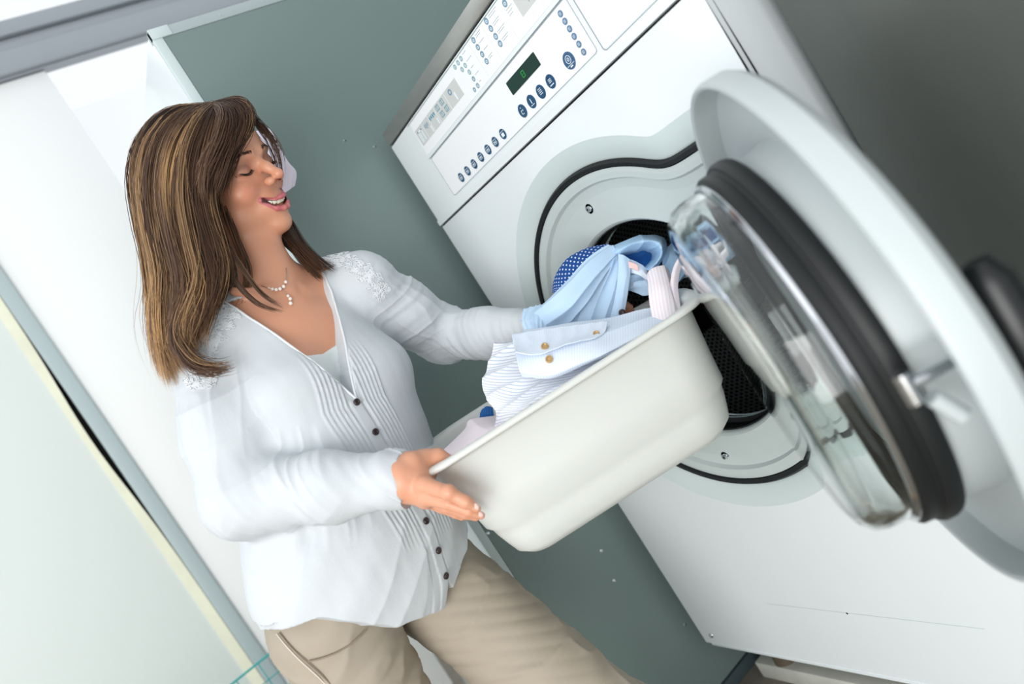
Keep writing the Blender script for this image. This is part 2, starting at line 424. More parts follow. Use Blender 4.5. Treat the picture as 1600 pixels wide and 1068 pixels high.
# control panel
cp = plate('control_panel', [(0.0, ZP), (WW, ZP), (WW, ZT - 0.034), (0.0, ZT - 0.034)], -0.001, 0.02, M_PANEL, washer, label='pale control panel with blue buttons and a green display')
def PM(L): return [(x * 1.029 - 0.0015, 1.307 + (z - 1.3605) * 0.96) for x, z in L]
def sub(name, outer, d, m_, holes=(), base=0.0, raw=False, **kw):
    if not raw: outer = PM(outer); holes = [PM(h) for h in holes]
    o = from_bm(name, plate_bm(outer, list(holes), -0.001 - base - d, -0.001 - base), m_, None, **kw)
    o.parent = cp; o.matrix_parent_inverse = cp.matrix_world.inverted() if False else Matrix(); return o
sub('shadow_line', [(0.0, ZP - 0.004), (WW, ZP - 0.004), (WW, ZP), (0.0, ZP)], -0.006, M_DARK, base=-0.006, raw=True)
# upper washing guide: raised white sheet with a thin frame
sub('guide_sheet', [(0.106, 1.446), (0.628, 1.446), (0.628, 1.518), (0.112, 1.518)], 0.0012, M_PRINT)
sub('guide_ledge', [(0.100, 1.5195), (0.80, 1.5195), (0.80, 1.5205), (0.100, 1.5205)], 0.002, M_STILE)
sub('panel_ridge', [(0.104, 1.438), (0.80, 1.438), (0.80, 1.444), (0.104, 1.444)], 0.003, M_PANEL)
sub('panel_groove', [(0.108, 1.4365), (0.626, 1.4365), (0.626, 1.4378), (0.108, 1.4378)], 0.0006, M_TEXT)
ins = rrect(0.110, 0.627, 1.343, 1.436, 0.006)
sub('button_sheet', rrect(0.112, 0.6255, 1.3445, 1.4348, 0.005), 0.0010, M_PRINT)
sub('button_sheet_line', ins, 0.0005, M_TEXT, holes=[rrect(0.1112, 0.6262, 1.3438, 1.4354, 0.0055)])
sub('dispenser_lid', rrect(0.640, 0.80, 1.338, 1.512, 0.006), 0.0012, M_PRINT)
sub('dispenser_lid_line', rrect(0.6365, 0.803, 1.335, 1.515, 0.007), 0.0006, M_TEXT, holes=[rrect(0.6378, 0.8018, 1.3363, 1.5137, 0.0065)])
sub('lower_moulding', [(0.0, ZP), (WW, ZP), (WW, ZP + 0.012), (0.0, ZP + 0.012)], 0.0035, M_PANEL, raw=True)
B1 = 0.0012
btn = sub('display', rrect(0.4255, 0.5175, 1.394, 1.418, 0.002), 0.0008, mat('display_green_glass', srgb(6, 48, 40), 0.4), base=0.001, label='dark green display window')
M_LED = mat('led_digit', srgb(30, 150, 60), 0.4)
_b = M_LED.node_tree.nodes['Principled BSDF']; _b.inputs['Emission Color'].default_value = srgb(20, 150, 50); _b.inputs['Emission Strength'].default_value = 0.25
# a lit seven-segment 0 and P mark
for (x0, x1, z0, z1) in ((0.470, 0.476, 1.4105, 1.4115), (0.470, 0.476, 1.4005, 1.4015), (0.469, 0.470, 1.401, 1.411), (0.476, 0.477, 1.401, 1.411), (0.471, 0.475, 1.4055, 1.4062)):
    sub('display_digit', [(x0, z0), (x1, z0), (x1, z1), (x0, z1)], 0.0003, M_LED, base=0.0018)
M_W = mat('symbol_white', srgb(225, 236, 240), 0.5)
def bar(name, x0, x1, z0, z1, m_, base): return sub(name, [(x0, z0), (x1, z0), (x1, z1), (x0, z1)], 0.00025, m_, base=base)
for i, x in enumerate((0.168, 0.198, 0.2285, 0.2585, 0.289, 0.319, 0.349)):
    z = 1.3605
    sub('program_button', ellipse(x, z, 0.0082, 0.0098), 0.0012, M_BLUE, base=0.001)
    bar('button_symbol', x - 0.0066, x + 0.0066, z + 0.0042, z + 0.0050, M_W, 0.0022)
    if i < 6:
        for (a, b_, c, d_) in ((-.0048, .0048, -.0045, -.0036), (-.0048, -.0036, -.0045, .0026), (.0036, .0048, -.0045, .0026)): bar('button_symbol', x + a, x + b_, z + c, z + d_, M_W, 0.0022)
        sub('button_symbol', ellipse(x, z - 0.0004, 0.0018, 0.0020, 10), 0.00025, M_W, base=0.0022)
    else:
        bar('button_symbol', x - 0.004, x + 0.004, z - 0.005, z + 0.002, M_W, 0.0022)
for i, x in enumerate((0.425, 0.4555, 0.486, 0.5165)):
    z = 1.3635
    sub('start_button', ellipse(x, z, 0.0098, 0.0118), 0.0012, M_BLUE, base=0.001)
    if i == 0:
        pts = [(x + 0.0035 * math.cos(t), z - 0.002 + 0.0035 * math.sin(t)) for t in np.linspace(0.6, 5.2, 12)]
        for a, b_ in zip(pts[:-1], pts[1:]): bar('button_symbol', min(a[0], b_[0]) - .0005, max(a[0], b_[0]) + .0005, min(a[1], b_[1]) - .0005, max(a[1], b_[1]) + .0005, M_W, 0.0022)
        sub('button_symbol', ellipse(x, z + 0.006, 0.001, 0.001, 8), 0.00025, M_W, base=0.0022)
    elif i == 1:
        bar('button_symbol', x - 0.0008, x + 0.0008, z - 0.0035, z + 0.0055, M_W, 0.0022); bar('button_symbol', x - 0.005, x + 0.005, z - 0.0065, z - 0.0055, M_W, 0.0022)
    elif i == 2:
        for q in (-0.004, -0.001, 0.002, 0.005): bar('button_symbol', x - 0.0042, x + 0.0042, z + q, z + q + 0.001, M_W, 0.0022)
    else:
        for q in (-0.0015, 0.001, 0.0035): bar('button_symbol', x - 0.0036, x + 0.0036, z + q, z + q + 0.001, M_W, 0.0022)
        bar('button_symbol', x - 0.0052, x + 0.0052, z - 0.0065, z - 0.005, M_W, 0.0022)
x, z = 0.572, 1.3650
sub('power_button', ellipse(x, z, 0.0118, 0.0138), 0.0014, mat('power_button_blue', srgb(58, 92, 128), 0.35), base=0.001, label='large round power button')
sub('button_symbol', ellipse(x, z + 0.002, 0.0058, 0.0066, 24), 0.00025, M_W, base=0.0024, holes=[ellipse(x, z + 0.002, 0.0049, 0.0057, 24)])
sub('button_symbol', ellipse(x, z + 0.002, 0.0022, 0.0030, 18), 0.00025, M_W, base=0.0024, holes=[ellipse(x, z + 0.002, 0.0013, 0.0021, 18)])
bar('button_symbol', x - 0.0085, x + 0.0085, z - 0.0070, z - 0.0062, M_W, 0.0024); bar('button_symbol', x - 0.003, x + 0.003, z - 0.0105, z - 0.0085, M_W, 0.0024)
M_LAMP = mat('indicator_blue', srgb(92, 122, 156), 0.4)
for z in (1.424, 1.411, 1.398, 1.385, 1.3715, 1.358):
    sub('option_button', ellipse(0.6045, z, 0.0048, 0.0052, 18), 0.0009, M_LAMP, base=0.001)
    for q in (-0.0018, 0.0, 0.0018): bar('button_symbol', 0.6022, 0.6068, z + q - 0.0003, z + q + 0.0003, M_W, 0.0019)
# guide print: symbols with their text lines
def sym(x, z, r=0.0048, m_=None, tl=0.0, tn=2):
    sub('guide_symbol', ellipse(x, z, r, r * 1.12, 16), 0.0003, m_ or M_BLUEGREY, base=0.0012)
    sub('guide_symbol', ellipse(x, z - 0.0004, r * 0.5, r * 0.5, 10), 0.00015, M_W, base=0.0015, holes=[ellipse(x, z - 0.0004, r * 0.28, r * 0.28, 10)])
    for k in range(tn):
        if tl: bar('guide_text', x + 0.009, x + 0.009 + tl * (0.8 if k else 1.0), z + 0.0018 - 0.0035 * k, z + 0.0025 - 0.0035 * k, M_TEXT, 0.0012)
for z, tl in ((1.513, .026), (1.499, .022), (1.484, .024), (1.470, .02)): sym(0.464, z, 0.0052, tl=tl, tn=2)
for z, tl in ((1.512, .018), (1.498, .016), (1.484, .014), (1.470, .014)): sym(0.4135, z, 0.005, tl=tl, tn=2 if z in (1.512, 1.470) else 1)
M_G2 = mat('print_green_grey', srgb(140, 172, 178), 0.5)
for i, (z, tl) in enumerate(((1.511, .012), (1.497, .018), (1.483, .010), (1.469, .014), (1.455, .006))): sym(0.3605, z, 0.0043, M_G2 if i < 3 else M_BLUEGREY, tl, 1)
for z in (1.511, 1.497): sym(0.3475, z, 0.0043, M_G2)
sym(0.334, 1.511, 0.0043, M_G2); sym(0.347, 1.455, 0.004, M_BLUEGREY)
sym(0.520, 1.497 + 0.008, 0.0055)
for k in range(3): bar('guide_text', 0.514, 0.532 - 0.003 * k, 1.4955 - 0.005 * k, 1.4962 - 0.005 * k, M_TEXT, 0.0012)
for x in (0.398, 0.448, 0.505): bar('guide_text', x - 0.0002, x + 0.0002, 1.450, 1.516, M_CELL, 0.0012)
cells = [(0.114, 0.1475), (0.149, 0.178), (0.1795, 0.2105), (0.212, 0.262), (0.2635, 0.316)]
for i, (a, b_) in enumerate(cells):
    sub('guide_patch', [(a, 1.465), (b_, 1.465), (b_, 1.5), (a, 1.5)], 0.0003, M_CELL, base=0.0012)
for (a, c) in ((0.121, 0.139),):
    for (x0, x1, z0, z1) in ((a, a + .003, 1.469, 1.494), (c - .003, c, 1.469, 1.494), (a, c, 1.491, 1.494), (a + .006, a + .008, 1.469, 1.489)): bar('guide_symbol', x0, x1, z0, z1, M_W, 0.0015)
for i in range(4): bar('guide_symbol', 0.182 + 0.0068 * i, 0.186 + 0.0068 * i, 1.486 + 0.001 * (i % 2), 1.493, M_CYAN, 0.0015)
for i in range(3): bar('guide_symbol', 0.154 + 0.006 * i, 0.157 + 0.006 * i, 1.484 - 0.003 * (i % 2), 1.492, M_BLUEGREY, 0.0015)
for x in (0.172, 0.203): bar('guide_symbol', x, x + 0.0035, 1.467, 1.480, M_W, 0.0015)
for (x0, z0) in ((0.218, 1.486), (0.240, 1.486), (0.222, 1.470), (0.243, 1.470)):
    for (a, b_, c, d_) in ((0, .012, 0, .0012), (0, .012, .0095, .0107), (0, .0012, 0, .0107), (.0108, .012, 0, .0107), (.005, .0065, .002, .009)): bar('guide_symbol', x0 + a, x0 + b_, z0 + c, z0 + d_, M_CYAN, 0.0015)
sub('guide_symbol', ellipse(0.283, 1.490, 0.006, 0.006, 16), 0.0003, M_BLUEGREY, base=0.0015, holes=[ellipse(0.283, 1.490, 0.003, 0.003, 12)])
bar('guide_symbol', 0.291, 0.295, 1.468, 1.484, M_W, 0.0015)
sub('guide_patch', [(0.538, 1.467), (0.60, 1.467), (0.60, 1.516), (0.538, 1.516)], 0.0003, M_CELL, base=0.0012)
sub('guide_symbol', ellipse(0.566, 1.505, 0.017, 0.010, 24), 0.0003, M_BLUEGREY, base=0.0015, holes=[ellipse(0.566, 1.505, 0.0155, 0.0085, 24)])
bar('guide_symbol', 0.5655, 0.5665, 1.474, 1.512, M_BLUEGREY, 0.0015); bar('guide_symbol', 0.552, 0.580, 1.4895, 1.4905, M_BLUEGREY, 0.0015)

# plinth under the machine
box('support_beam', 0.015, 0.80, 0.07, 0.13, 0.0, 0.042, mat('chipped_white_beam', srgb(205, 206, 196), 0.7, noise=0.18, nscale=22), washer, bevel=0.003)
box('support_beam', 0.015, 0.80, 0.62, 0.70, 0.0, 0.042, M_PLATE, washer, bevel=0.003)
for x in (0.09, 0.72):
    for y in (0.10, 0.66):
        lathe('foot', [(0.0, 0.105), (0.012, 0.105), (0.012, 0.028), (0.026, 0.022), (0.028, 0.0), (0.0, 0.0)], (x, y, 0.042), (0, 0, 1), mat('rusty_foot', srgb(104, 92, 78), 0.7, 0.4, noise=0.4, nscale=40), washer, segs=20)

# ------------------------------------------------------------------ open round door (part of the machine)
TH = math.radians(140.3); DN = Vector((-math.sin(TH), math.cos(TH), 0)); DD = Vector((-math.cos(TH), -math.sin(TH), 0)); DC = Vector((0.914, -0.159, 0.860))
door = lathe('door', [(0.0, -0.012), (0.24, -0.012), (0.268, -0.010), (0.280, -0.004), (0.286, 0.004), (0.2865, 0.022), (0.2855, 0.0265), (0.2825, 0.0285), (0.2795, 0.0265), (0.2775, 0.021),
                      (0.2765, -0.001), (0.262, -0.004), (0.206, -0.004), (0.204, 0.000), (0.2005, 0.028), (0.198, 0.036), (0.19, 0.038)], DC, DN, M_RING, washer, segs=160, label='open round door with pale grey rim')
def dsub(o): o.parent = door; o.matrix_parent_inverse = Matrix(); return o
def dlathe(name, prof, m_, **kw): return dsub(lathe(name, prof, DC, DN, m_, None, segs=160, **kw))
dlathe('rubber_ring', [(0.200, 0.036), (0.2095, 0.037), (0.2115, 0.042), (0.2115, 0.050), (0.209, 0.054), (0.206, 0.0545), (0.2045, 0.057), (0.2055, 0.061), (0.205, 0.068), (0.201, 0.072), (0.192, 0.072), (0.187, 0.064)], M_BLACK, label='black rubber ring')
dlathe('metal_ring', [(0.2005, 0.067), (0.2005, 0.073), (0.197, 0.0765), (0.192, 0.0765), (0.187, 0.073)], M_CHROME)
def door_glass():
    g = bpy.data.materials.new('thick_door_glass'); g.use_nodes = True; b = g.node_tree.nodes['Principled BSDF']
    b.inputs['Base Color'].default_value = (0.93, 0.97, 0.96, 1); b.inputs['Transmission Weight'].default_value = 1.0
    b.inputs['Roughness'].default_value = 0.02; b.inputs['IOR'].default_value = 1.48
    return g
GP_out = [(0.1925, 0.050), (0.1945, 0.070), (0.1955, 0.086), (0.1950, 0.098), (0.1915, 0.110), (0.183, 0.118), (0.168, 0.122), (0.12, 0.1235), (0.0, 0.124)]
GP_in = [(0.0, 0.115), (0.12, 0.1145), (0.163, 0.113), (0.175, 0.109), (0.182, 0.101), (0.1855, 0.090), (0.186, 0.080), (0.1845, 0.050)]
dlathe('glass_bowl', GP_out + GP_in, door_glass(), close=True, label='clear bulging glass bowl')
dlathe('inner_cover', [(0.184, 0.010), (0.183, 0.016), (0.175, 0.014), (0.0, 0.006)], mat('inner_cover_grey', srgb(150, 158, 160), 0.3, 0.2), label='grey inner cover behind the glass')
# latch pin near the free edge
pb = DC + DD * 0.241
tube_l = tube('latch_pin', [pb + DN * -0.004, pb + DN * 0.052], 0.0048, M_CHROME, None, sides=16, label='shiny metal latch pin'); dsub(tube_l)
head = bmesh.new(); tube_bm(head, [pb + DN * 0.053 + Vector((0, 0, 0.011)), pb + DN * 0.053, pb + DN * 0.053 + Vector((0, 0, -0.014))], 0.0068, 14)
dsub(from_bm('latch_head', head, M_CHROME, smooth='auto'))
bs = bmesh.new(); bm_box(bs, -0.016, 0.016, -0.010, 0.010, 0, 0.006, 0.003, mtx=axis_matrix(pb + DN * -0.004, DN)); dsub(from_bm('latch_base', bs, M_CHROME, smooth='auto'))
arm = bmesh.new(); tube_bm(arm, [pb + DN * 0.042 + Vector((0, 0, -0.016)), pb + DN * 0.030 + Vector((0, 0, -0.040))], 0.007, 14)
dsub(from_bm('latch_release', arm, M_RING, smooth='auto'))
# pull handle outside
hb = bmesh.new(); hc = DC + DD * 0.222 - Vector((0, 0, 0.045))
for s_ in (-1, 1): tube_bm(hb, [hc - DN * 0.008 + Vector((0, 0, s_ * 0.062)), hc - DN * 0.036 + Vector((0, 0, s_ * 0.062))], [0.016, 0.013], 14)
tube_bm(hb, [hc - DN * 0.037 + Vector((0, 0, z_)) for z_ in (-0.095, -0.08, -0.03, 0.03, 0.08, 0.095)], [0.010, 0.020, 0.022, 0.022, 0.020, 0.010], 16)
dsub(from_bm('handle', hb, mat('black_handle_plastic', srgb(8, 12, 15), 0.35), smooth='auto', label='black plastic pull handle'))
# hinge arms
hg = DC - DD * 0.30
for z_ in (0.74, 0.98):
    tb = bmesh.new(); tube_bm(tb, [Vector((0.73, 0.015, z_)), Vector((0.73, -0.008, z_)), DC - DD * 0.275 + Vector((0, 0, z_ - DC.z)) - DN * 0.004, DC - DD * 0.2 + Vector((0, 0, z_ - DC.z)) - DN * 0.006], 0.010, 12)
    dsub(from_bm('hinge_arm', tb, M_RING, smooth='auto'))
# ------------------------------------------------------------------ signed-distance sculpting
import openvdb as vdb
RM = np.array(CAM_R); CC = np.array(CAM_C)
def cv(x, y, z): return RM @ np.array([x, y, z], float)           # direction given as right / up / back of the photographer
def at(px, py, d):
    d = d * 1.0603; return CC + RM @ np.array([(px - 800) / 1166.3 * d, -(py - 534) / 1166.3 * d, -d])
def unit(v): v = np.array(v, float); return v / np.linalg.norm(v)

def smin(a, b, k):
    if k <= 0: return np.minimum(a, b)
    h = np.clip(0.5 + 0.5 * (b - a) / k, 0, 1); return b + (a - b) * h - k * h * (1 - h)
def smax(a, b, k): return -smin(-a, -b, k)

class Sculpt:
    def __init__(s): s.ops = []
    def add(s, f, c, r, k=0.01, mode='u'): s.ops.append((f, np.array(c, float), r, k, mode)); return s
    def ell(s, c, rad, R=np.eye(3), k=0.01, mode='u'):
        c = np.array(c, float); rad = np.array(rad, float); R = np.array(R, float)
        def f(p):
            q = (p - c) @ R.T; k0 = np.sqrt(((q / rad) ** 2).sum(1)); k1 = np.sqrt(((q / rad ** 2) ** 2).sum(1))
            return np.where(k0 < 0.02, -rad.min(), k0 * (k0 - 1) / np.maximum(k1, 1e-9))
        return s.add(f, c, rad.max(), k, mode)
    def cone(s, a, b, ra, rb, k=0.01, mode='u'):
        a = np.array(a, float); b = np.array(b, float); ba = b - a; L2 = ba @ ba
        def f(p):
            t = np.clip(((p - a) @ ba) / L2, 0, 1); return np.linalg.norm(p - a - t[:, None] * ba, axis=1) - (ra + (rb - ra) * t)
        return s.add(f, (a + b) / 2, math.sqrt(L2) / 2 + max(ra, rb), k, mode)
    def path(s, pts, rad, k=0.01, mode='u'):
        for i in range(len(pts) - 1): s.cone(pts[i], pts[i + 1], rad[i], rad[i + 1], k, mode)
        return s
    def ev(s, p, cull=None):
        d = np.full(len(p), 1.0)
        for f, c, r, k, mode in s.ops:
            if cull is not None:
                cc, cr = cull
                if np.linalg.norm(cc - c) > cr + r + k + 0.02 and mode != 'cut': continue
            v = f(p)
            if mode == 'u': d = smin(d, v, k)
            elif mode == 's': d = smax(d, -v, k)
            elif mode in ('i', 'cut'): d = smax(d, v, k)
            elif mode == 'disp': d = d + v
        return d
    def mesh(s, lo, hi, vox, B=24):
        lo = np.array(lo, float); hi = np.array(hi, float); n = np.ceil((hi - lo) / vox).astype(int); nb = -(-n // B)
        g = vdb.FloatGrid(0.02)
        ax = np.arange(B) * vox; off = np.stack(np.meshgrid(ax, ax, ax, indexing='ij'), -1).reshape(-1, 3)
        half = B * vox / 2; diag = half * 1.7321
        idx = np.stack(np.meshgrid(*[np.arange(q) for q in nb], indexing='ij'), -1).reshape(-1, 3)
        cen = lo + idx * B * vox + half
        # coarse screening
        dc = s.ev(cen)
        for ii, c, d0 in zip(idx, cen, dc):
            if d0 > diag * 1.6 + 0.012: continue
            if d0 < -diag * 1.6 - 0.012:
                g.copyFromArray(np.full((B, B, B), -0.02, np.float32), ijk=tuple(int(q) for q in ii * B)); continue
            p = lo + ii * B * vox + off
            v = np.clip(s.ev(p, (c, diag)), -0.02, 0.02)
            g.copyFromArray(v.reshape(B, B, B).astype(np.float32), ijk=tuple(int(q) for q in ii * B))
        pts, _tris, quads = g.convertToPolygons(isovalue=0.0)
        return lo + pts.astype(float) * vox, quads.astype(np.int64)
    def hit(s, px, py, d0=0.6, d1=1.8, soft=True):
        """where a line of sight meets the surface (used to lay out seams, buttons and hems on the cloth)"""
        o = at(px, py, d0); e = at(px, py, d1); L = np.linalg.norm(e - o); r = (e - o) / L; t = 0.0
        best = (9, t)
        for _ in range(200):
            v = s.ev((o + r * t)[None])[0]
            if v < best[0]: best = (v, t)
            if v < 0.0004: return o + r * t
            t += max(v * 0.6, 0.0006)
            if t > L: return (o + r * best[1]) if soft else None
        return (o + r * best[1]) if soft else None

def grid_normals(v, f):
    n = np.zeros_like(v)
    fn = np.cross(v[f[:, 2]] - v[f[:, 0]], v[f[:, 3 if f.shape[1] == 4 else 1]] - v[f[:, 1 if f.shape[1] == 4 else 0]])
    for k in range(f.shape[1]):
        for c in range(3): n[:, c] += np.bincount(f[:, k], fn[:, c], len(v))
    return n / np.maximum(np.linalg.norm(n, axis=1), 1e-12)[:, None]

def relax(v, f, it=2, lam=0.5):
    E = np.concatenate([f[:, [0, 1]], f[:, [1, 2]], f[:, [2, 3]], f[:, [3, 0]]]); 
    cnt = np.bincount(E[:, 0], minlength=len(v)) + np.bincount(E[:, 1], minlength=len(v))
    for _ in range(it):
        for l in (lam, -lam * 1.04):
            s_ = np.zeros_like(v)
            for c in range(3): s_[:, c] = np.bincount(E[:, 0], v[E[:, 1], c], len(v)) + np.bincount(E[:, 1], v[E[:, 0], c], len(v))
            v = v + l * (s_ / np.maximum(cnt, 1)[:, None] - v)
    return v

def mesh_np(name, v, f, material, parent=None, col=None, smooth=True, **kw):
    me = bpy.data.meshes.new(name)
    me.vertices.add(len(v)); me.vertices.foreach_set('co', np.ascontiguousarray(v, np.float32).ravel())
    k = f.shape[1]
    me.loops.add(len(f) * k); me.loops.foreach_set('vertex_index', np.ascontiguousarray(f, np.int32).ravel())
    me.polygons.add(len(f)); me.polygons.foreach_set('loop_start', np.arange(0, len(f) * k, k, dtype=np.int32))
    me.update(calc_edges=True); me.validate()
    if smooth: me.shade_smooth()
    if col is not None:
        a = me.color_attributes.new('tone', 'FLOAT_COLOR', 'POINT')
        c4 = np.concatenate([col, np.ones((len(v), 1))], 1) if col.shape[1] == 3 else col
        a.data.foreach_set('color', np.ascontiguousarray(c4, np.float32).ravel())
    me.materials.append(material)
    o = link(name, me, None, **kw)
    if parent is not None: adopt(o, parent)
    return o

def tone_mat(name, rough, sub=0.0, spec=0.5, bump=0.0, bscale=300, rad=(0.012, 0.004, 0.002), transl=0.0):
    mt = mat(name, (0.8, 0.8, 0.8, 1), rough, spec=spec, sub=sub, bump=bump, bscale=bscale)
    nt = mt.node_tree; b = nt.nodes['Principled BSDF']; a = nt.nodes.new('ShaderNodeVertexColor'); a.layer_name = 'tone'
    nt.links.new(a.outputs[0], b.inputs['Base Color'])
    if sub: b.inputs['Subsurface Radius'].default_value = rad
    return mt
def lin(r, g, b): return np.array(srgb(r, g, b)[:3])

def vnoise(p, seed=0, oct=3):
    """cheap smooth pseudo-noise from rotated sines"""
    r = np.random.default_rng(seed); out = np.zeros(len(p)); a = 1.0; tot = 0
    for o in range(oct):
        for _ in range(4):
            d = r.normal(size=3); d /= np.linalg.norm(d); out += a * np.sin((p @ d) * (2 ** o) * r.uniform(0.7, 1.4) + r.uniform(0, 6.28)) / 4
        tot += a; a *= 0.5
    return out / tot
# ------------------------------------------------------------------ plastic basin
TR = at(1096, 472, 0.955); TL = at(668, 736, 0.950); TZ = (TR[2] + TL[2]) / 2; TR[2] = TL[2] = TZ
TU = TR - TL; TUL = np.linalg.norm(TU); TU = TU / TUL; TA = np.array([-TU[1], TU[0], 0.0])
TW = 0.30; TLn = TUL + 0.036; TC = (TR + TL) / 2 + TA * TW / 2 - TU * 0.006; TC[2] = 0
M_TUB = mat('white_polythene', srgb(212, 215, 211), 0.38, sub=0.15, noise=0.012, nscale=5)
def rr_loop(hl, hw, r, z, n=14, dx=0.0, dy=0.0):
    out = []
    for sx, sy, a0 in ((1, 1, 0), (-1, 1, 90), (-1, -1, 180), (1, -1, 270)):
        for k in range(n):
            a = math.radians(a0 + 90 * k / (n - 1))
            p = (sx * (hl - r) + r * math.cos(a) + dx, sy * (hw - r) + r * math.sin(a) + dy)
            out.append(p)
    # straight runs get extra points so that lips can swell
    P = np.array(out); seg = np.linalg.norm(np.roll(P, -1, 0) - P, axis=1); s = np.concatenate([[0], np.cumsum(seg)]); t = np.linspace(0, s[-1], 161)[:-1]
    Pc = np.vstack([P, P[:1]]); Q = np.stack([np.interp(t, s, Pc[:, 0]), np.interp(t, s, Pc[:, 1])], 1)
    return [(q[0], q[1], z) for q in Q]
hl, hw = TLn / 2 - 0.006, TW / 2
D = 0.192
lv = [(-0.098, 0.02, -D), (-0.062, 0.035, -D), (-0.045, 0.048, -D + 0.004), (-0.030, 0.060, -D + 0.016), (-0.0245, 0.064, -D + 0.034), (-0.0205, 0.066, -0.142), (-0.0190, 0.066, -0.130), (-0.0130, 0.068, -0.122), (-0.0110, 0.068, -0.080), (-0.007, 0.068, -0.012),
      (-0.004, 0.068, -0.004), (0.003, 0.060, -0.003), (0.0085, 0.060, -0.006), (0.0115, 0.060, -0.004), (0.0115, 0.060, 0.000), (0.008, 0.060, 0.0035), (0.001, 0.060, 0.0042), (-0.006, 0.068, 0.003), (-0.0105, 0.066, -0.003),
      (-0.016, 0.066, -0.060), (-0.0235, 0.064, -0.075), (-0.028, 0.062, -D + 0.034), (-0.036, 0.056, -D + 0.016), (-0.055, 0.045, -D + 0.005), (-0.098, 0.02, -D + 0.004)]
bm = bmesh.new(); rings = []
for off, r, z in lv:
    lp = rr_loop(hl + off, hw + off * 0.9, r, z); rg = []
    for x, y, zz in lp:
        # flared grips in the middle of the short ends
        e = max(0.0, abs(x) / (hl) - 0.9) * 10; g = math.exp(-(y / 0.085) ** 2) * min(1, e) if z > -0.02 else 0
        x2 = x + math.copysign(0.010 * g * (1 if off > -0.004 else 0.3), x)
        if x < 0: x2 *= 1 - 0.15 * max(0.0, -z / D) ** 0.8
        # shallow diagonal crease pressed into the long wall
        if -D + 0.01 < z < -0.02 and abs(x) < hl - 0.05: pass
        co = TC + TU * (x2 + 0.008 * z / D) + TA * y; rg.append(bm.verts.new((co[0], co[1], TZ + zz + 0.004 * g)))
    rings.append(rg)
for A, B in zip(rings[:-1], rings[1:]):
    for i in range(len(A)): bm.faces.new((A[i], A[(i + 1) % len(A)], B[(i + 1) % len(A)], B[i]))
bm.faces.new(rings[0]); bm.faces.new(list(reversed(rings[-1])))
tub = from_bm('laundry_basin', bm, M_TUB, smooth=True, label='white plastic laundry basin held in both hands, full of shirts', cat='basin')
tub.data.shade_smooth()
# ------------------------------------------------------------------ the woman
woman = thing('person', (0.18, -0.62, 0.0), 'woman in loose white blouse and beige trousers, smiling down while holding the basin', 'person')
# head frame
def frame(px, py, tilt_deg, yaw_deg, pitch_deg=0):
    """rows: her left, forward, up (world)"""
    t = math.radians(tilt_deg); b = unit([-(px - 800) / 1166.3, (py - 534) / 1166.3, 1.0]); up = np.array([-math.sin(t), math.cos(t), 0]); up = unit(up - b * (up @ b)); r = np.cross(up, b)
    y = math.radians(yaw_deg); f = math.cos(y) * b + math.sin(y) * r; l = math.cos(y) * r - math.sin(y) * b
    p = math.radians(pitch_deg); f2 = math.cos(p) * f - math.sin(p) * up; u2 = math.cos(p) * up + math.sin(p) * f
    return np.array([RM @ l, RM @ f2, RM @ u2])
HF = frame(390, 260, 28.0, 50.0, 3.0)
EYE = at(403, 255, 1.125)
HO = EYE - HF[1] * 0.078
def hp(x, y, z): return HO + x * HF[0] + y * HF[1] + z * HF[2]
# torso frame
TF = frame(500, 680, 18.0, 34.0, 0.0)
HIP = at(580, 915, 1.145)
def tp(x, y, z): return HIP + x * TF[0] + y * TF[1] + z * TF[2]
SH_R = at(328, 555, 1.080); SH_L = at(566, 452, 1.215)
EL_R = at(380, 776, 0.995); WR_R = at(628, 748, 0.955)
EL_L = at(690, 522, 1.33); WR_L = at(838, 518, 1.20)
NB = tp(0.0, -0.015, 0.505)

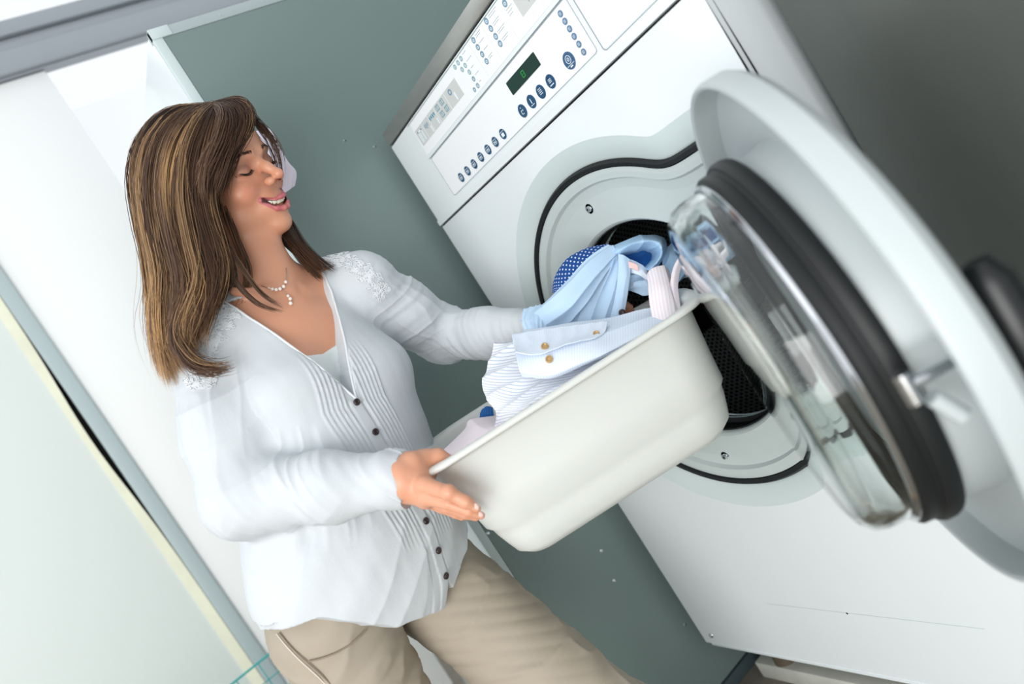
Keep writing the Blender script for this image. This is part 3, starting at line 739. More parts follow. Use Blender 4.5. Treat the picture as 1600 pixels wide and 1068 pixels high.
body = Sculpt()
def build_head(S):
    h = hp
    S.ell(h(0, -0.016, 0.032), (0.073, 0.093, 0.083), HF, 0.0)
    S.ell(h(0, 0.020, -0.026), (0.0605, 0.058, 0.080), HF, 0.02)
    S.ell(h(0, 0.042, 0.035), (0.052, 0.040, 0.045), HF, 0.02)
    S.ell(h(0, 0.030, -0.074), (0.047, 0.044, 0.036), HF, 0.02)
    S.ell(h(0, 0.066, -0.099), (0.021, 0.019, 0.017), HF, 0.022)
    for s in (-1, 1):
        S.ell(h(s * 0.037, 0.054, -0.034), (0.022, 0.021, 0.020), HF, 0.016)       # smiling cheek
        S.ell(h(s * 0.046, 0.018, -0.070), (0.018, 0.03, 0.026), HF, 0.02)         # jaw angle
        S.cone(h(s * 0.012, 0.0795, 0.017), h(s * 0.042, 0.068, 0.017), 0.0065, 0.006, 0.012)  # brow ridge
        S.ell(h(s * 0.0305, 0.0885, -0.001), (0.0165, 0.010, 0.011), HF, 0.012, 's')  # socket
        S.ell(h(s * 0.0305, 0.0655, -0.0015), (0.0150, 0.0135, 0.0125), HF, 0.004)    # closed lid
        S.ell(h(s * 0.071, -0.008, -0.012), (0.008, 0.016, 0.028), HF, 0.006)      # ear
    # nose
    S.path([h(0, 0.0765, 0.007), h(0, 0.0915, -0.010), h(0, 0.1060, -0.0240)], [0.0074, 0.0068, 0.0072], 0.010)
    S.ell(h(0, 0.1060, -0.0255), (0.0076, 0.0080, 0.0068), HF, 0.006)
    for s in (-1, 1):
        S.ell(h(s * 0.0115, 0.0930, -0.0310), (0.0070, 0.0100, 0.0070), HF, 0.005)
        S.ell(h(s * 0.0062, 0.0985, -0.0365), (0.0034, 0.0055, 0.0036), HF, 0.002, 's')
        S.path([h(s * 0.0165, 0.0845, -0.037), h(s * 0.030, 0.0755, -0.056)], [0.0016, 0.0012], 0.006, 's')   # laugh fold
    # muzzle
    S.ell(h(0, 0.066, -0.066), (0.030, 0.022, 0.020), HF, 0.014)
LIPU = [(-0.0285, 0.0745, -0.0525), (-0.014, 0.0890, -0.0605), (-0.004, 0.0935, -0.0590), (0.0, 0.0935, -0.0602), (0.004, 0.0935, -0.0590), (0.014, 0.0890, -0.0605), (0.0285, 0.0745, -0.0525)]
LIPL = [(-0.0280, 0.0740, -0.0535), (-0.015, 0.0865, -0.0735), (-0.005, 0.0912, -0.0775), (0.005, 0.0912, -0.0775), (0.015, 0.0865, -0.0735), (0.0280, 0.0740, -0.0535)]
def build_mouth(S):
    h = hp
    S.path([h(*p) for p in LIPU], [0.0016, 0.0026, 0.0031, 0.0028, 0.0031, 0.0026, 0.0016], 0.004)
    S.path([h(*p) for p in LIPL], [0.0016, 0.0033, 0.0040, 0.0040, 0.0033, 0.0016], 0.004)
    cut = [(-0.0255, 0.0785, -0.0545), (-0.014, 0.0905, -0.0650), (0.0, 0.0955, -0.0685), (0.014, 0.0905, -0.0650), (0.0255, 0.0785, -0.0545)]
    S.path([h(*p) for p in cut], [0.0004, 0.0032, 0.0042, 0.0032, 0.0004], 0.0012, 's')
    cut2 = [(x, y - 0.007, z) for x, y, z in cut]
    S.path([h(*p) for p in cut2], [0.0008, 0.0040, 0.0055, 0.0040, 0.0008], 0.0012, 's')
build_head(body)
# neck and torso
body.cone(hp(0, -0.026, -0.060), tp(-0.004, -0.008, 0.535), 0.047, 0.049, 0.02)
body.cone(hp(0, 0.004, -0.080), tp(-0.006, 0.016, 0.500), 0.028, 0.036, 0.02)
def torso(S, g=0.0, k=0.035):
    S.ell(tp(0, -0.005, 0.385), (0.150 + g, 0.098 + g, 0.135), TF, k)
    S.ell(tp(0, 0.0, 0.22), (0.128 + g, 0.092 + g, 0.15), TF, 0.05)
    for s in (-1, 1):
        S.cone(tp(s * 0.030, -0.012, 0.500), (SH_R, SH_L)[(s + 1) // 2] + TF[2] * 0.006, 0.042 + g, 0.045 + g, 0.03)
        S.ell(tp(s * 0.070, 0.070, 0.335), (0.062 + g, 0.052 + g, 0.058), TF, 0.03)
torso(body)
body.cone(SH_R, EL_R, 0.046, 0.038, 0.02).cone(EL_R, WR_R, 0.038, 0.026, 0.01)
body.cone(SH_L, EL_L, 0.046, 0.038, 0.02).cone(EL_L, WR_L, 0.038, 0.026, 0.01)
# clavicles and the hollow of the throat
for s in (-1, 1): body.cone(tp(s * 0.016, 0.052, 0.487), tp(s * 0.095, 0.036, 0.508), 0.006, 0.006, 0.018)

build_mouth(body)
# right hand: palm cups the rim, fingers run under it along the wall, thumb over the top
def A(px, py, d): return at(px, py, d)
body.cone(A(626, 748, 0.956), A(644, 746, 0.962), 0.0260, 0.028, 0.015)
body.cone(A(638, 730, 0.972), A(664, 736, 0.985), 0.022, 0.018, 0.012)
body.cone(A(642, 760, 0.955), A(662, 764, 0.948), 0.022, 0.0175, 0.014)
body.cone(A(640, 746, 0.960), A(666, 779, 0.945), 0.018, 0.014, 0.012)
body.path([A(663, 758, 0.936), A(700, 769, 0.909), A(728, 784, 0.906), A(745, 794, 0.909)], [0.0120, 0.0090, 0.0078, 0.0055], 0.005)
body.path([A(664, 775, 0.935), A(700, 786, 0.920), A(732, 798, 0.918), A(752, 805, 0.922)], [0.0115, 0.0085, 0.0074, 0.0052], 0.002)
body.path([A(664, 779, 0.954), A(700, 792, 0.946), A(728, 802, 0.945), A(744, 808, 0.948)], [0.0110, 0.0085, 0.0075, 0.0052], 0.003)
body.path([A(660, 780, 0.972), A(690, 793, 0.970), A(712, 802, 0.970), A(722, 808, 0.972)], [0.0100, 0.0075, 0.0065, 0.0048], 0.003)
body.path([A(645, 722, 0.958), A(664, 716, 0.972), A(684, 713, 0.978), A(702, 718, 0.978)], [0.0150, 0.0118, 0.0105, 0.0075], 0.008)
body.ell(A(701, 768, 0.906), (0.0092, 0.0092, 0.0092), k=0.005)
body.ell(A(661, 757, 0.934), (0.011, 0.011, 0.011), k=0.006).ell(A(667, 779, 0.936), (0.010, 0.010, 0.010), k=0.005)
# left hand holding the blue shirt
body.cone(WR_L, A(884, 500, 1.205), 0.026, 0.032, 0.012).cone(A(884, 500, 1.205), A(915, 492, 1.21), 0.030, 0.024, 0.012)
for i, (y, d, e) in enumerate(((476, 1.200, 0), (486, 1.205, 6), (496, 1.212, 3), (505, 1.220, -10))):
    body.path([A(915, y, d), A(948 + e, y - 6, d - 0.004), A(970 + e, y - 4, d - 0.006), A(984 + e, y + 4, d - 0.008)], [0.0115, 0.009, 0.0082, 0.006], 0.003)
body.path([A(892, 482, 1.19), A(918, 466, 1.18), A(940, 462, 1.178)], [0.014, 0.0105, 0.008], 0.006)

allp = np.array([HO + 0.14 * HF[2], HO - 0.12 * HF[1], HO + 0.12 * HF[1], tp(-.22, 0, .4), tp(.22, 0, .4), tp(0, -.15, .1), tp(0, .15, .1), EL_R, WR_R, A(760, 815, .92), A(1000, 480, 1.2), EL_L, tp(0, 0, 0.06)])
v, f = body.mesh(allp.min(0) - 0.06, allp.max(0) + 0.06, 0.0018)
v = relax(v, f, 1, 0.4)
# skin tones: tan skin, rosier cheeks and nose, lips, dark mouth
q = (v - HO) @ HF.T
skin = lin(218, 158, 128); col = np.tile(skin, (len(v), 1))
def blend(mask, c): 
    global col
    col = col * (1 - mask[:, None]) + np.asarray(c)[None] * mask[:, None]
def dist_path(q, pts):
    d = np.full(len(q), 9.0); pts = np.array(pts)
    for a, b in zip(pts[:-1], pts[1:]):
        t = np.clip(((q - a) @ (b - a)) / ((b - a) @ (b - a)), 0, 1); d = np.minimum(d, np.linalg.norm(q - a - t[:, None] * (b - a), axis=1))
    return d
blend(0.5 * np.clip(vnoise(v * 60, 3) * 0.5 + 0.3, 0, 1) * 0.35, lin(186, 120, 92))
for s in (-1, 1): blend(0.55 * np.exp(-(np.linalg.norm((q - [s * 0.040, 0.07, -0.034]) / [0.022, 0.03, 0.018], axis=1)) ** 2), lin(212, 128, 104))
blend(0.5 * np.exp(-(np.linalg.norm((q - [0, 0.108, -0.036]) / 0.013, axis=1)) ** 2), lin(208, 122, 98))
for s in (-1, 1):
    ex = np.exp(-(np.linalg.norm((q - [s * 0.0305, 0.080, 0.003]) / [0.016, 0.02, 0.009], axis=1)) ** 2); blend(0.72 * ex, lin(138, 92, 80))
dl = np.minimum(dist_path(q, LIPU), dist_path(q, LIPL))
blend(np.clip((0.0056 - dl) / 0.0012, 0, 1) * (q[:, 1] > 0.07), lin(196, 108, 112))
cutp = [(-0.0255, 0.0755, -0.0545), (-0.014, 0.0860, -0.0665), (0.0, 0.0880, -0.0690), (0.014, 0.0860, -0.0665), (0.0255, 0.0755, -0.0545)]
blend(np.clip((0.0052 - dist_path(q, cutp)) / 0.001, 0, 1) * (q[:, 1] < 0.0885), lin(70, 24, 24))
for c in ((0.0062, 0.0980, -0.0360), (-0.0062, 0.0980, -0.0360)): blend(np.clip((0.0046 - np.linalg.norm(q - c, axis=1)) / 0.001, 0, 1), lin(70, 34, 28))
for (a, b) in (((745, 794), (0.909)), ((752, 805), (0.922))):
    nv = A(a[0] - 3, a[1] - 1, b); blend(np.clip((0.0075 - np.linalg.norm(v - nv, axis=1)) / 0.001, 0, 1) * (((v - nv) @ cv(0.3, 0.9, 0.5)) > 0.002), lin(226, 184, 166))
bd = mesh_np('body', v, f, tone_mat('tanned_skin', 0.42, sub=0.12, bump=0.05, bscale=500), woman, col)

M_NAIL = mat('pale_nail', srgb(236, 196, 184), 0.25)
def child(o, par):
    o.parent = par; o.matrix_parent_inverse = Matrix(); return o
for (p, q_, d_, r_) in (((738, 787), (748, 796), 0.908, 0.0052), ((744, 800), (755, 807), 0.922, 0.0048)):
    nl_ = Sculpt(); a_, b__ = at(p[0], p[1], d_), at(q_[0], q_[1], d_)
    c_ = (a_ + b__) / 2; hN = body.hit((p[0] + q_[0]) / 2 + 0.5, (p[1] + q_[1]) / 2 - 1.0)
    if hN is not None:
        ax_ = unit(b__ - a_); nn_ = unit(CC - hN); sd_ = np.cross(nn_, ax_); nn_ = np.cross(ax_, sd_)
        nl_.ell(hN - nn_ * 0.0010, (0.0052, 0.0034, 0.0016), np.array([ax_, sd_, nn_]), 0.0)
        vv_, ff_ = nl_.mesh(hN - 0.012, hN + 0.012, 0.0007, 16); mesh_np('fingernail', vv_, ff_, M_NAIL, woman)
# closed eyes: lash lines and brows
M_LASH = mat('dark_lashes', srgb(26, 18, 16), 0.6); M_BROW = mat('brow_hair', srgb(62, 42, 34), 0.7)
def surf(x, z, y0=0.13, S=body):
    """front surface of the face at local x, z"""
    y = y0
    for _ in range(60):
        d = S.ev(hp(x, y, z)[None])[0]
        if d < 0.0002: break
        y -= d * 0.7
    return y
bm = bmesh.new()
for s in (-1, 1):
    xs = np.linspace(0.0175, 0.0440, 12); P = []
    for i, x in enumerate(xs):
        t = i / 11; z = -0.0045 - 0.0042 * math.sin(PI * t) + 0.0005 * t
        P.append((x * s, surf(x * s, z) + 0.0002, z))
    tube_bm(bm, [hp(*p) for p in P], [0.0004] + [0.0010] * 10 + [0.0005], 6)
    for i, x in enumerate(np.linspace(0.019, 0.0455, 26)):
        t = i / 25; z = -0.0045 - 0.0042 * math.sin(PI * t); y = surf(x * s, z)
        tube_bm(bm, [hp(x * s, y, z), hp(x * s + s * 0.0012 * t, y + 0.0032, z - 0.0022), hp(x * s + s * 0.003 * t, y + 0.0058, z - 0.0026)], [0.00032, 0.00026, 0.0001], 4)
adopt(from_bm('eyelashes', bm, M_LASH, smooth='auto', label='dark lashes of the lowered eyelids'), woman)
bm = bmesh.new()
for s in (-1, 1):
    for i in range(150):
        t = rng.uniform(0, 1); x = 0.013 + 0.036 * t; zc = 0.0165 + 0.0062 * math.sin(PI * min(1, t * 0.85 + 0.12)) - 0.002 * t
        z = zc + rng.normal() * 0.0013 * (1.15 - t); y = surf(x * s, z)
        dx = 0.0045 * (0.5 + t); dz = 0.0028 * (1 - 1.7 * t)
        x2, z2 = x + dx, z + dz; y2 = surf(x2 * s, z2)
        tube_bm(bm, [hp(x * s, y - 0.0002, z), hp((x + x2) / 2 * s, (y + y2) / 2 + 0.0009, (z + z2) / 2), hp(x2 * s, y2 + 0.0003, z2)], [0.00038, 0.0003, 0.0001], 3)
adopt(from_bm('eyebrows', bm, M_BROW, smooth='auto'), woman)
# teeth
bm = bmesh.new()
xx = 0.0; spec = [(0.0043, 0.0092), (0.0037, 0.0082), (0.0037, 0.0078), (0.0030, 0.0060)]
for s in (-1, 1):
    ang = 0.0; 
    x = 0.0
    for hw_, hh in spec:
        x += hw_; y = 0.0864 - 15 * x * x; sl = math.atan(32 * x) * s
        mtx = Matrix.Translation(Vector((x * s, y, -0.0640 + 11.0 * x * x))) @ Matrix.Rotation(-sl, 4, 'Z')
        bm_box(bm, -hw_ * 0.96, hw_ * 0.96, -0.002, 0.002, -hh / 2, hh / 2, 0.0012, 2, mtx)
        x += hw_ * math.cos(abs(sl)) * 0.9
for vv in bm.verts: vv.co = Vector(hp(*vv.co))
adopt(from_bm('teeth', bm, mat('tooth_enamel', srgb(240, 232, 214), 0.2, sub=0.1), smooth='auto'), woman)

# ------------------------------------------------------------------ trousers
HR = tp(-0.090, 0.0, -0.02); HL = tp(0.098, -0.005, -0.01)
FR = np.array([0.255, -0.86, 0.075]); FL = np.array([0.50, -0.30, 0.075])
KN_R = HR + (at(640, 1180, 1.10) - HR) * 1.0; KN_R = HR + unit(at(618, 1155, 1.10) - HR) * 0.415
KN_L = HL + unit(at(925, 1110, 1.12) - HL) * 0.415
AN_R = KN_R + unit(np.array([-0.02, 0.03, -1])) * (KN_R[2] - 0.08); AN_L = KN_L + unit(np.array([-0.10, 0.05, -1])) * (KN_L[2] - 0.08)
tr = Sculpt()
tr.ell(tp(0, -0.01, 0.025), (0.168, 0.118, 0.095), TF, 0.02)
for s in (-1, 1): tr.ell(tp(s * 0.082, -0.045, -0.015), (0.080, 0.075, 0.075), TF, 0.02)
tr.cone(HR, KN_R, 0.092, 0.076, 0.008).cone(KN_R, AN_R, 0.078, 0.068, 0.02)
tr.cone(HL, KN_L, 0.092, 0.076, 0.008).cone(KN_L, AN_L, 0.078, 0.068, 0.02)
b_ = np.array([tp(-.25, -.2, .16), tp(.25, .2, .16), tp(-.25, .2, -.2), tp(.25, -.2, -.2), AN_R, AN_L, KN_R, KN_L])
lo, hi = b_.min(0) - 0.09, b_.max(0) + 0.09; lo[2] = 0.03
tr.add(lambda p: 0.075 - p[:, 2], (0, 0, 0), 9, 0.0, 'cut')
v, f = tr.mesh(lo, hi, 0.004)
n = grid_normals(v, f)
# creases radiating from the crotch and across the thighs
def creases(v, c, axis, freq, amp, rad, seed):
    d = (v - c); s_ = d @ unit(axis); w = np.exp(-(np.linalg.norm(d, axis=1) / rad) ** 2)
    ph = s_ * freq + 1.2 * vnoise(v * 12, seed, 2)
    return amp * w * (np.abs(np.sin(ph)) ** 0.7 - 0.6)
def ridge0(q, seed):
    n1 = vnoise(q, seed, 2); return 1.0 - 2.0 * np.abs(n1) / (0.25 + np.abs(n1))
CR = tp(0.02, 0.08, -0.13)
disp = creases(v, CR + TF[0] * 0.08 - TF[2] * 0.05, TF[2] + 0.35 * TF[0], 150, 0.0030, 0.15, 5) + creases(v, CR - TF[0] * 0.07, TF[2] - 0.5 * TF[0], 85, 0.0022, 0.11, 6) + 0.0035 * ridge0(v * 38, 9)
disp += creases(v, KN_R, (0, 0, 1), 70, 0.004, 0.16, 2) + creases(v, KN_L, (0, 0, 1), 70, 0.004, 0.16, 3)
v = v + n * disp[:, None]
M_TROU = mat('beige_cotton_twill', srgb(168, 157, 141), 0.8, noise=0.04, nscale=30, bump=0.12, bscale=900)
trousers = mesh_np('trousers', v, f, M_TROU, woman)
# pocket seam and side seam as stitched piping
def seam(name, pts, S, rad, m_, par=woman, lift=0.0):
    P = [S.hit(*p) for p in pts]; P = [p for p in P if p is not None]
    if len(P) < 3: return None
    P = np.array(P); t = np.arange(len(P)); tt = np.linspace(0, len(P) - 1, 40)
    Q = np.stack([np.interp(tt, t, P[:, k]) for k in range(3)], 1)
    for _ in range(3): Q[1:-1] = 0.5 * Q[1:-1] + 0.25 * (Q[2:] + Q[:-2])
    Q = Q + lift * (CC - Q) / np.linalg.norm(CC - Q, axis=1)[:, None]
    return tube(name, Q, rad, m_, par, sides=6)
M_SEAM = mat('beige_seam', srgb(142, 128, 110), 0.9); M_SEAML = mat('pale_piping', srgb(222, 214, 200), 0.9)
seam('pocket_seam', [(574, 982), (562, 994), (545, 1008), (525, 1020), (500, 1029), (482, 1033)], tr, 0.0012, M_SEAM, lift=0.0042)
seam('side_seam', [(436, 988), (452, 1008), (468, 1024), (482, 1036), (500, 1052), (520, 1072), (545, 1100)], tr, 0.0012, M_SEAM, lift=0.004)
seam('side_seam', [(432, 990), (448, 1010), (464, 1027), (478, 1040), (496, 1056), (516, 1076)], tr, 0.0008, M_SEAML, lift=0.0035)
# shoes on the floor
for an, kn in ((AN_R, KN_R), (AN_L, KN_L)):
    sh = Sculpt(); fd = unit([TF[1][0], TF[1][1], 0]); sd = np.array([-fd[1], fd[0], 0]); R3 = np.array([sd, fd, [0, 0, 1]])
    c = np.array([an[0], an[1], 0.0])
    sh.ell(c - fd * 0.01 + np.array([0, 0, 0.05]), (0.036, 0.048, 0.05), R3, 0.0).ell(c + fd * 0.07 + np.array([0, 0, 0.034]), (0.040, 0.075, 0.034), R3, 0.03).ell(c + fd * 0.125 + np.array([0, 0, 0.026]), (0.040, 0.05, 0.026), R3, 0.02)
    sh.add(lambda p: 0.002 - p[:, 2], (0, 0, 0), 9, 0.0, 'cut')
    v, f = sh.mesh(c - 0.25 + [0, 0, .2], c + [0.25, 0.25, 0.13], 0.005); mesh_np('shoe', v, f, mat('shoe_leather', srgb(150, 120, 92), 0.5), woman)

# ------------------------------------------------------------------ camisole and blouse
def torso_cloth(S, g, hem=True):
    torso(S, g)
    if hem:
        S.ell(tp(0.004, 0.012, 0.21), (0.158 + g, 0.122 + g, 0.22), TF, 0.06)
        S.ell(tp(-0.004, 0.010, 0.05), (0.180 + g, 0.134 + g, 0.17), TF, 0.06)
cam_s = Sculpt(); torso(cam_s, 0.004)
# neckline of the camisole: a shallow scoop in the torso's own plane
def local(p): return (p - HIP) @ TF.T
def near(S, px, py):
    h = S.hit(px, py); return local(h)
base_s = Sculpt(); torso(base_s, 0.004)
cA, cB, cC = near(base_s, 468, 557), near(base_s, 505, 548), near(base_s, 536, 532)
czz = lambda x: np.interp(x, [-0.2, cA[0], cB[0], cC[0], 0.2], [cA[2] + 0.05, cA[2], cB[2] - 0.004, cC[2], cC[2] + 0.05])
cam_s.add(lambda p: local(p)[:, 2] - czz(local(p)[:, 0]), (0, 0, 0), 9, 0.002, 'cut')
cam_s.add(lambda p: 0.1 - local(p)[:, 2], (0, 0, 0), 9, 0.0, 'cut')
bb = np.array([tp(x, y, z) for x in (-.2, .2) for y in (-.16, .17) for z in (.08, .46)])
v, f = cam_s.mesh(bb.min(0), bb.max(0), 0.0025); v = relax(v, f, 2)
mesh_np('camisole', v, f, mat('camisole_jersey', srgb(226, 232, 232), 0.75, bump=0.05, bscale=700), woman, label='plain white camisole top under the blouse')

bl = Sculpt(); torso_cloth(bl, 0.013)
bl.path([SH_R + TF[2] * 0.004, SH_R * 0.45 + EL_R * 0.55, EL_R], [0.056, 0.061, 0.058], 0.025)
bl.path([EL_R, EL_R * 0.45 + WR_R * 0.55, at(619, 751, 0.966), at(634, 755, 0.965)], [0.055, 0.046, 0.036, 0.034], 0.02)
bl.path([SH_L + TF[2] * 0.004, SH_L * 0.5 + EL_L * 0.5, EL_L], [0.052, 0.056, 0.052], 0.025)
bl.path([EL_L, EL_L * 0.5 + WR_L * 0.5, WR_L], [0.050, 0.043, 0.038], 0.02)
# neckline in the torso plane
def lp(px, py): 
    h = bl.hit(px, py); return local(h)
VL = [lp(*p) for p in ((352, 472), (396, 500), (440, 530), (500, 575), (557, 624))]
VR = [lp(*p) for p in ((492, 398), (512, 440), (526, 480), (541, 540), (556, 622))]
VL[-1] = VR[-1] = (np.array(VL[-1]) + np.array(VR[-1])) / 2
def neck_cut(p):
    L = local(p); z = L[:, 2]
    zl = [q_[2] for q_ in VL][::-1]; xl = [q_[0] for q_ in VL][::-1]; zr = [q_[2] for q_ in VR][::-1]; xr = [q_[0] for q_ in VR][::-1]
    xa = np.interp(z, zl, xl); xb = np.interp(z, zr, xr)
    ztop = max(zl[-1], zr[-1])
    xa = np.where(z > zl[-1], np.maximum(xl[-1] + (z - zl[-1]) * 0.2, -0.085), xa); xb = np.where(z > zr[-1], xr[-1], xb)
    inside = np.minimum(L[:, 0] - xa, xb - L[:, 0]) * 0.8
    inside = np.minimum(inside, z - zl[0])
    inside = np.where(z > ztop + 0.01, np.maximum(inside, 0.0), inside)
    front = L[:, 1] + 0.02
    back = np.minimum(np.where(L[:, 0] > 0, 0.073, 0.090) - np.abs(L[:, 0]), L[:, 2] - np.where(L[:, 0] > 0, 0.515, 0.498))      # neck hole behind
    return -np.maximum(np.minimum(inside, front), back)
bl.add(neck_cut, (0, 0, 0), 9, 0.0, 's')
# hem: longer on the sides, front edges curve away from the opening
hemp = [(385, 985), (440, 984), (500, 966), (560, 972), (620, 977), (655, 965), (695, 948)]
hl_ = []
for p in hemp:
    h = bl.hit(*p)
    if h is not None: hl_.append(local(h))
hr_ = [local(h) for h in [bl.hit(*p) for p in ((700, 908), (709, 918), (722, 875), (730, 835))] if h is not None]
open_l = [local(h) for h in [bl.hit(*p) for p in ((557, 630), (585, 674), (664, 815), (682, 860), (693, 898))] if h is not None]
HX = [-0.25, -0.19] + [a[0] for a in hl_]; HZ = [hl_[0][2] + 0.03, hl_[0][2] + 0.01] + [a[2] for a in hl_]
xm = hl_[-1][0]
HX += [xm + 0.004] + [max(xm + 0.006, a[0]) for a in hr_] + [0.3]; HZ += [hr_[0][2]] + [a[2] for a in hr_] + [hr_[-1][2]]
o_ = np.argsort(HX, kind='stable'); HX = np.array(HX)[o_]; HZ = np.array(HZ)[o_]
def hem_cut(p):
    L = local(p); 
    z = np.where(L[:, 1] > -0.02, np.interp(L[:, 0], HX, HZ), hl_[0][2] + 0.01)
    return (z - L[:, 2]) * 0.7
bl.add(hem_cut, (0, 0, 0), 9, 0.0, 'cut')
# cuffs end cleanly
cd = unit(WR_R - EL_R); cq = at(635, 752, 0.965)
bl.add(lambda p: np.where(np.linalg.norm(p - cq, axis=1) < 0.14, (p - cq) @ cd, -1.0), (0, 0, 0), 9, 0.0, 'cut')
bb = np.array([tp(x, y, z) for x in (-.24, .24) for y in (-.2, .2) for z in (-.16, .56)] + [EL_R - .08, EL_R + .08, EL_L - .08, EL_L + .08, WR_R, WR_L + .06, WR_L - .06])
v, f = bl.mesh(bb.min(0), bb.max(0), 0.0022)
v = relax(v, f, 1, 0.4); n = grid_normals(v, f); L = local(v)
def ridge(q, seed, o=3):
    q = q + 0.9 * np.stack([vnoise(q * 0.8, seed + 60 + k, 2) for k in range(3)], 1)
    n1 = vnoise(q, seed, o); return 0.6 - 1.6 * np.abs(n1) / (0.35 + np.abs(n1)) + 0.5 * vnoise(q * 1.7, seed + 80, 2)
def armfold(v, a, b, amp, seed, skew=0.5, fr=30.0, lo=0.0, hi=0.0):
    ax = unit(b - a); t = (v - a) @ ax; ln = np.linalg.norm(b - a); r = v - a - t[:, None] * ax; dr = np.linalg.norm(r, axis=1)
    e1 = unit(np.cross(ax, [0.1, 0.2, 1])); e2 = np.cross(ax, e1); th = np.arctan2(r @ e2, r @ e1)
    w = np.clip(1 - np.maximum(np.maximum(-t - lo, t - ln - hi), 0) / 0.03, 0, 1) * np.clip((0.095 - dr) / 0.02, 0, 1)
    q3 = np.stack([t * fr + skew * np.sin(th) * 2.2, np.cos(th) * 0.7, np.sin(th) * 0.7], 1)
    return amp * w * ridge(q3, seed, 2) * (0.65 + 0.35 * np.sin(t * 40 + seed))
dp = armfold(v, SH_R, EL_R, 0.0036, 3, 1.6, 90) + armfold(v, EL_R, WR_R, 0.0052, 4, -1.8, 115) + armfold(v, SH_L, EL_L, 0.0044, 5, 1.6, 110) + armfold(v, EL_L, WR_L, 0.0046, 6, -1.4, 140)
# long drawn folds down the upper arms
for a_, b__, sd in ((SH_R, EL_R, 41), (SH_L, EL_L, 43)):
    ax = unit(b__ - a_); t = (v - a_) @ ax; r = v - a_ - t[:, None] * ax; e1 = unit(np.cross(ax, [0.1, 0.2, 1])); e2 = np.cross(ax, e1); th = np.arctan2(r @ e2, r @ e1)
    w = ((t > -0.02) & (t < 0.22)) * (np.linalg.norm(r, axis=1) < 0.075) * np.clip(1 - np.abs(t - 0.09) / 0.13, 0, 1)
    dp += 0.0030 * w * ridge(np.stack([np.cos(th) * 6, np.sin(th) * 6, t * 14], 1), sd, 2)
body_w = np.clip((0.46 - L[:, 2]) / 0.25, 0, 1) * (L[:, 1] > -0.15)
q3 = np.stack([L[:, 0] * 60 + 18 * (L[:, 2] - 0.3) * np.sign(L[:, 0]), L[:, 1] * 14, L[:, 2] * 11], 1)
dp += 0.0034 * body_w * ridge(q3, 21, 2) * np.clip(0.45 + 0.55 * vnoise(v * 6, 22, 2), 0, 1)
# drapes running from the bust to the hem
dp += 0.0045 * np.clip((0.20 - L[:, 2]) / 0.15, 0, 1) * ridge(np.stack([L[:, 0] * 34 - 20 * L[:, 2], L[:, 2] * 8, L[:, 1] * 8], 1), 52, 2)
dp += 0.0014 * vnoise(v * 70, 30, 3) + 0.004 * vnoise(v * 7, 33, 2) * body_w
# pin tucks either side of the button line
bz = np.array([a[2] for a in open_l])[::-1]; bx = np.array([a[0] for a in open_l])[::-1]
bxz = np.interp(L[:, 2], bz, bx, left=bx[0], right=bx[-1])
dxb = L[:, 0] - bxz
top = np.clip((lp_top := (bz.max() + 0.10) - L[:, 2]) / 0.05, 0, 1) * np.clip((L[:, 2] - 0.05) / 0.05, 0, 1)
for s in (-1, 1):
    for k in range(6):
        c0 = s * (0.016 + 0.0075 * k + 0.02 * np.clip((L[:, 2] - 0.2) * 1.2, 0, 1) * (1 if s < 0 else 0.3))
        dp += 0.0024 * np.exp(-((dxb - c0) / 0.0017) ** 2) * top * (L[:, 1] > 0)
# placket
dp += 0.0016 * (np.abs(dxb) < 0.011) * (L[:, 1] > 0) * (L[:, 2] < bz.max() + 0.005)
dp -= 0.003 * np.exp(-((dxb - 0.010) / 0.0016) ** 2) * (L[:, 1] > 0) * (L[:, 2] < bz.max())
v = v + n * dp[:, None]
M_BL = mat('white_crinkle_cotton', srgb(204, 209, 213), 0.85, spec=0.15, bump=0.12, bscale=260)
blouse = mesh_np('blouse', v, f, M_BL, woman, label='loose white blouse with lace shoulders and dark buttons')
BV, BN = v, n
def snap(px, py, lift=0.0):
    h = bl.hit(px, py)
    if h is None: h = at(px, py, 1.0)
    i = np.argmin(((BV - h) ** 2).sum(1)); return BV[i] + BN[i] * lift, BN[i]
M_BTN = mat('dark_brown_button', srgb(52, 34, 34), 0.35); M_EDGE = mat('white_edge_binding', srgb(226, 230, 233), 0.8)
for p in ((557, 629), (585, 674), (664, 815), (682, 860), (693, 898)):
    c, nn = snap(*p, lift=0.001)
    o = lathe('button', [(0.0, 0.0022), (0.0022, 0.0022), (0.003, 0.003), (0.0046, 0.0030), (0.0054, 0.002), (0.0054, 0.0)], c, nn, M_BTN, None, segs=24); child(o, blouse); o.matrix_parent_inverse = blouse.matrix_world.inverted() if False else Matrix.Translation(-Vector(woman.location)) if False else Matrix()
# neckline binding
def ribbon(pts, rad, name, m_):
    Q = np.array(pts); t = np.arange(len(Q)); tt = np.linspace(0, len(Q) - 1, 60); Q = np.stack([np.interp(tt, t, Q[:, k]) for k in range(3)], 1)
    for _ in range(3): Q[1:-1] = 0.5 * Q[1:-1] + 0.25 * (Q[2:] + Q[:-2])
    return tube(name, Q, rad, m_, woman, sides=8)
